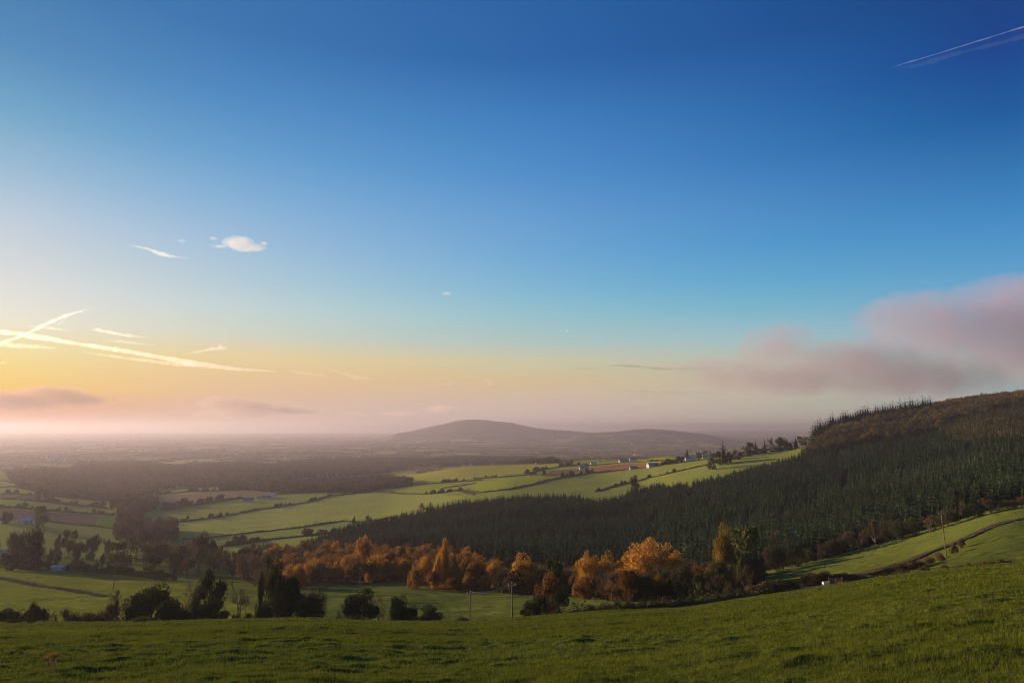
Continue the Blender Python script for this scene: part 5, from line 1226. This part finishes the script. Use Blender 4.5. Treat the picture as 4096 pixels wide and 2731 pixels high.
# physical sky, graded towards the colours of this evening
sb = N(ns, 'ShaderNodeVectorMath', operation='SCALE'); L.new(sky.outputs[0], sb.inputs[0]); sb.inputs['Scale'].default_value = .10
mx = N(ns, 'ShaderNodeMix', data_type='RGBA'); mx.inputs[0].default_value = 0.9; L.new(sb.outputs[0], mx.inputs[6]); L.new(prev_c, mx.inputs[7])
L.new(mx.outputs[2], bg.inputs[0]); bg.inputs[1].default_value = 1.0 / 2 ** EXPO
L.new(bg.outputs[0], out.inputs[0])

# ------------------------------------------------------------------ haze
HZ0, HZ1, HZX, HZY = -203.0, 138.0, 170000., 170000.
g = Geo(); box(g, (0, HZY - 3000, (HZ0 + HZ1) / 2), (2 * HZX, 2 * HZY, HZ1 - HZ0))
mh, nt, ns, L = newmat('haze_air'); out = N(ns, 'ShaderNodeOutputMaterial'); pv = N(ns, 'ShaderNodeVolumePrincipled')
pv.inputs['Color'].default_value = (.47, .415, .50, 1); pv.inputs['Density'].default_value = 0.000105; pv.inputs['Anisotropy'].default_value = .42
L.new(pv.outputs[0], out.inputs['Volume'])
tag(link('haze', g.mesh('haze', mh)), 'thin golden evening haze over the plain', 'haze', kind='stuff')

# ------------------------------------------------------------------ clouds (outside the haze)
def cmat(name, col, dens, g_=.3, lobes=None, nscale=3., thr=.3, soft=.4, namp=.6, aspect=(1, 1, 1)):
    m, nt, ns, L = newmat(name); out = N(ns, 'ShaderNodeOutputMaterial'); pv = N(ns, 'ShaderNodeVolumePrincipled')
    pv.inputs['Color'].default_value = (*col, 1); pv.inputs['Anisotropy'].default_value = g_; L.new(pv.outputs[0], out.inputs['Volume'])
    if lobes is None:
        pv.inputs['Density'].default_value = dens; return m
    tc = N(ns, 'ShaderNodeTexCoord'); acc = None
    for c, s, k in lobes:
        a = N(ns, 'ShaderNodeVectorMath', operation='SUBTRACT'); L.new(tc.outputs['Object'], a.inputs[0]); a.inputs[1].default_value = c
        b = N(ns, 'ShaderNodeVectorMath', operation='DIVIDE'); L.new(a.outputs[0], b.inputs[0]); b.inputs[1].default_value = s
        l = N(ns, 'ShaderNodeVectorMath', operation='LENGTH'); L.new(b.outputs[0], l.inputs[0])
        q = N(ns, 'ShaderNodeMapRange'); q.inputs[1].default_value = 0; q.inputs[2].default_value = 1; q.inputs[3].default_value = k; q.inputs[4].default_value = 0; L.new(l.outputs['Value'], q.inputs[0])
        if acc is None: acc = q.outputs[0]
        else:
            ad = N(ns, 'ShaderNodeMath', operation='SMOOTH_MAX'); ad.inputs[2].default_value = .15; L.new(acc, ad.inputs[0]); L.new(q.outputs[0], ad.inputs[1]); acc = ad.outputs[0]
    mp = N(ns, 'ShaderNodeMapping'); mp.inputs['Scale'].default_value = aspect; L.new(tc.outputs['Object'], mp.inputs[0])
    nz = N(ns, 'ShaderNodeTexNoise'); nz.inputs['Scale'].default_value = nscale; nz.inputs['Detail'].default_value = 6; L.new(mp.outputs[0], nz.inputs['Vector'])
    ma = N(ns, 'ShaderNodeMath', operation='MULTIPLY_ADD'); nm = N(ns, 'ShaderNodeMapRange', interpolation_type='SMOOTHSTEP'); nm.inputs[1].default_value = 0; nm.inputs[2].default_value = .30; nm.inputs[3].default_value = 0; L.new(acc, nm.inputs[0])
    nm.inputs[4].default_value = 1.0; n5 = N(ns, 'ShaderNodeMath', operation='MULTIPLY_ADD'); L.new(nz.outputs['Fac'], n5.inputs[0]); n5.inputs[1].default_value = 1.0; n5.inputs[2].default_value = 0.0
    n6 = N(ns, 'ShaderNodeMath', operation='MULTIPLY'); L.new(n5.outputs[0], n6.inputs[0]); L.new(nm.outputs[0], n6.inputs[1])
    L.new(n6.outputs[0], ma.inputs[0]); ma.inputs[1].default_value = namp; L.new(acc, ma.inputs[2])
    q = N(ns, 'ShaderNodeMapRange', interpolation_type='SMOOTHSTEP'); q.inputs[1].default_value = thr + namp * .5; q.inputs[2].default_value = thr + soft + namp * .5; q.inputs[3].default_value = 0; q.inputs[4].default_value = dens
    L.new(ma.outputs[0], q.inputs[0]); L.new(q.outputs[0], pv.inputs['Density'])
    return m
def cloudbox(px0, px1, py0, py1, y, depth, lobes, label, mat_kw, name='cloud'):
    """a volume of air with a cloud in it; lobes given as (px, py, half width px, half height px, strength)"""
    cx, cy = (px0 + px1) / 2, (py0 + py1) / 2
    u, v = uv(cx, cy); c = np.array([u * y, y, v * y]); k = y / F * 1.05
    W_, H_ = (px1 - px0) * k, (py1 - py0) * k
    lb = [(((a - cx) * k / 1000, 0, (cy - b) * k / 1000), (sw * k / 1000, depth * .5 / 1000, sh * k / 1000), s) for a, b, sw, sh, s in lobes]
    g = Geo(); box(g, (0, 0, 0), (W_ / 1000, depth / 1000, H_ / 1000))
    me = g.mesh(name, cmat(name + '_vapour', lobes=lb, **mat_kw))
    o = link(name, me, None, c, -math.atan(float(u)) * .0, 1000.0); tag(o, label, 'cloud'); return o
# pink smoke-like cloud over the hill
cloudbox(660, 1240, 262, 412, 9000, 2400, [(1070, 338, 210, 60, 1.15), (960, 328, 110, 50, 1.0), (905, 318, 60, 36, .8), (860, 364, 95, 36, 1.0), (900, 374, 140, 30, 1.0), (785, 346, 52, 34, .75), (792, 376, 85, 26, .9), (732, 372, 80, 28, .62), (690, 366, 60, 16, .38), (1040, 300, 120, 36, .95)],
         'large soft pinkish grey cloud above the wooded hill', dict(col=(.64, .50, .61), dens=.0009, g_=.0, nscale=2.8, thr=.0, soft=.8, namp=1.45))
cloudbox(-60, 120, 375, 425, 42000, 7000, [(10, 402, 95, 15, 1.0), (52, 394, 42, 12, 1.1), (80, 400, 34, 10, .9), (0, 396, 50, 10, .9), (112, 399, 6, 4, .8)], 'low peach coloured cumulus bank at the left above the horizon', dict(col=(.80, .56, .46), dens=.0005, g_=0.1, nscale=.9, thr=.2, soft=.5, namp=.5))
cloudbox(190, 345, 388, 425, 42000, 7000, [(228, 403, 34, 11, 1.1), (262, 406, 22, 8, .9), (292, 410, 46, 8, .85), (245, 413, 70, 9, .8)], 'flat topped cumulus bank left of the far hill', dict(col=(.78, .60, .55), dens=.0004, g_=0.1, nscale=.9, thr=.2, soft=.5, namp=.5))
cloudbox(340, 490, 398, 424, 42000, 6000, [(440, 409, 26, 6, .9), (400, 413, 40, 5, .7), (360, 413, 20, 4, .6)], 'faint low cumulus row just above the far hill', dict(col=(.95, .74, .70), dens=.0003, g_=.1, nscale=.7, thr=.2, soft=.5, namp=.5))
cloudbox(208, 275, 230, 256, 16000, 500, [(238, 242, 21, 9, 1.0), (249, 247, 24, 6, .95), (214, 238, 6, 2.5, .55), (222, 246, 18, 2, .6), (263, 243, 7, 2.6, .6)], 'white feathery cloud tuft high at the left centre', dict(col=(1, .97, .93), dens=.0022, g_=.3, nscale=5, thr=.06, soft=.6, namp=.9))
cloudbox(172, 192, 236, 245, 16000, 300, [(182, 240.5, 8, 2.6, .8)], 'tiny faint cloud between the long streak and the feathery tuft', dict(col=(1, .97, .95), dens=.0012, g_=.3, nscale=4, thr=.2, soft=.6, namp=.4))
cloudbox(436, 458, 288, 298, 16000, 300, [(447, 293, 9, 3, .9)], 'small pale cloud puff near the middle of the sky', dict(col=(1, .95, .92), dens=.0022, g_=.3, nscale=4, thr=.2, soft=.6, namp=.4))
cloudbox(561, 573, 326, 335, 16000, 250, [(567, 330.5, 4, 2.4, .9)], 'smallest pale cloud puff right of the middle', dict(col=(1, .95, .92), dens=.0018, g_=.3, nscale=4, thr=.2, soft=.6, namp=.4))
def streak(name, cat, strands, y, col, dens, label, g_=.5, seed=0):
    g = Geo(); u, v = uv(*strands[0][0][:2]); o0 = np.array([float(u) * y, y, float(v) * y]); k = y / F
    for si, st in enumerate(strands):
        a = np.array(st, float); t = np.linspace(0, 1, 150); s = np.concatenate([[0], np.cumsum(np.hypot(np.diff(a[:, 0]), np.diff(a[:, 1])))]); s /= s[-1]
        px, py, rr = (np.interp(t, s, a[:, i]) for i in range(3))
        u, v = uv(px, py); P = np.stack([u * y, np.full(150, float(y)), v * y], 1) - o0
        nz = .6 * fbm(t * 22, t * 0 + seed + si, 40) + .7 * fbm(t * 70, t * 0 + seed + si, 47) ; n2 = fbm(t * 9, t * 0 + seed + si, 44)
        P[:, 2] += n2 * rr * k * .4
        R_ = rr * k * (1 + .45 * nz); R_[0] = R_[-1] = k * .15
        tube(g, P, np.maximum(R_ * .62, k * .12), 10); tube(g, P + np.array([0, 0, -.25]) * R_[:, None], np.maximum(R_ * 1.05 * (1 + .3 * n2), k * .14), 10)
    V, Fc, r = g.arr(); me = rawmesh(name, V, Fc, cmat(name + '_vapour', col, dens * 2.6, g_), None, True)
    tag(link(name, me, None, o0), label, cat)
WC = (.96, .97, 1)
streak('contrail', 'contrail', [[(-12, 329, 2), (0, 331, 2.2), (25, 334, 2.2), (60, 340, 2.4), (110, 347, 2.4), (150, 354, 2.4), (185, 361, 2.6), (225, 367, 2), (277, 371, .6)]], 30000, WC, .00065, 'longest white contrail slanting down from the left edge', seed=1)
streak('contrail', 'contrail', [[(78, 351, .4), (110, 355, 1.3), (150, 360, 1.8), (185, 364, 1.8), (230, 369, .5)]], 30500, WC, .0004, 'fainter lower contrail merging into the longest one', seed=2)
streak('contrail', 'contrail', [[(-10, 347, 1.6), (8, 340, 1.8), (25, 333, 1.8), (42, 325, 2.), (60, 317, 1.6), (78, 311.5, 1), (93, 307, .3)], [(58, 324, .8), (68, 316, .5)]], 29000, WC, .0007, 'steep contrail rising to the right across the longest one', seed=3)
streak('cloud', 'cloud', [[(90, 329, .4), (98, 329, 1.5), (112, 331.5, 1.7), (126, 334.5, 1.3), (150, 337, .3)]], 29000, WC, .0007, 'upper sharp white cirrus streak above the long contrail', seed=4)
streak('cloud', 'cloud', [[(103, 339, .4), (118, 340.5, 1.4), (138, 342.5, 1.4), (158, 345, .3)]], 29000, WC, .0004, 'soft cirrus streak between the sharp streak and the long contrail', seed=5)
streak('cloud', 'cloud', [[(-8, 343, 2), (15, 344.5, 2.2), (38, 346, 1.8), (60, 348, .3)]], 29000, WC, .00035, 'soft cirrus strip below the long contrail at the left edge', seed=6)
streak('cloud', 'cloud', [[(26, 325.5, .4), (40, 326, 1.2), (55, 328, 1.2), (75, 331, .3)]], 29000, WC, .0004, 'thin cirrus strip behind the steep contrail', seed=7)
streak('cloud', 'cloud', [[(184, 353, .4), (197, 351, 1), (210, 348.5, 1.4), (222, 346.5, 2.2), (227, 347, .8)], [(217, 343, .4), (221, 345, 1.0), (226, 347, .8)]], 29000, WC, .0006, 'hook shaped white cloud right of the contrails', seed=8)
streak('cloud', 'cloud', [[(-8, 361, 2.2), (0, 361.5, 1.8), (6, 362.5, .4)]], 29000, WC, .0006, 'small white cloud cut by the left edge', seed=9)
streak('cloud', 'cloud', [[(129, 244, .4), (140, 246.5, 1.0), (150, 248.5, 1.4), (158, 252, 2.0), (170, 255, 1.7), (178, 256.5, .9), (190, 257.8, .3)]], 16000, (1, .97, .93), .0012, 'long white cloud streak left of the feathery tuft', seed=10)
streak('cloud', 'cloud', [[(282, 369, .4), (300, 372, 1.5), (325, 374.5, 1.2)], [(320, 366, .4), (340, 371, 1.5), (355, 376, 2.2), (376, 379, .3)]], 34000, (1, .88, .74), .00022, 'cream wisps continuing the long contrail', seed=11)
streak('cloud', 'cloud', [[(385, 377.5, .3), (392, 378.5, 1.2), (397, 379, .3)]], 34000, (1, .88, .74), .00022, 'tiny cream wisp right of the cream wisps', seed=12)
streak('cloud', 'cloud', [[(438, 384, .4), (448, 382.5, 2.4), (458, 380, 2), (464, 379, .4)]], 34000, (1, .88, .74), .00022, 'leaf shaped cream cloud above the left flank of the far hill', seed=13)
streak('cloud', 'cloud', [[(480, 375.5, .4), (486, 379, 2), (491, 382, 2.6), (497, 379, 2), (504, 376, .4)]], 34000, (1, .88, .74), .00022, 'wing shaped cream cloud above the far hill', seed=14)
streak('cloud', 'cloud', [[(567, 367.5, .3), (585, 368, .8), (602, 368, .4)], [(602, 366, .3), (618, 364.5, 1.0), (640, 365.5, 1.4), (655, 368, 1.2), (690, 368, .9), (722, 367.5, .3)]], 30000, (.36, .28, .36), .0016, 'thin grey mauve cloud bar left of the pink cloud', 0., seed=15)
streak('cloud', 'cloud', [[(616, 390, .3), (650, 391, .9), (690, 392, .9), (722, 392, .3)]], 30000, (.36, .28, .36), .001, 'faint grey cloud line beneath the mauve cloud bar', 0., seed=16)
streak('contrail', 'contrail', [[(890, 68, .15), (905, 63, .55), (940, 52.5, .7), (980, 40, .7), (1024, 26.5, .75), (1080, 9, .8)]], 14000, (.85, .9, 1.), .0022, 'thin white contrail in the top right corner', .2, seed=17)
streak('cloud', 'cloud', [[(895, 68, .4), (915, 65, 2.2), (935, 60, 2.4), (960, 52, 2), (1000, 42, 2.4), (1060, 26, 2.4)]], 14200, (.8, .88, 1.), .00012, 'faint feathery veil hanging under the top right contrail', .2, seed=18)

# =================================================================== RENDER SETTINGS
SC.view_settings.view_transform = 'Standard'; SC.view_settings.look = 'None'; SC.view_settings.exposure = EXPO; SC.view_settings.gamma = 1
SC.view_settings.use_curve_mapping = False
cy = SC.cycles
cy.use_denoising = True
try: cy.denoiser = 'OPENIMAGEDENOISE'
except Exception: pass
cy.max_bounces = 6; cy.diffuse_bounces = 2; cy.glossy_bounces = 1; cy.transmission_bounces = 2; cy.volume_bounces = 1; cy.transparent_max_bounces = 8
cy.use_adaptive_sampling = True; cy.adaptive_threshold = .01
cy.filter_width = 1.1
cy.volume_step_rate = 1.0; cy.volume_max_steps = 128
cy.sample_clamp_indirect = 4
cy.use_auto_tile = False
print('done', len(bpy.data.objects))
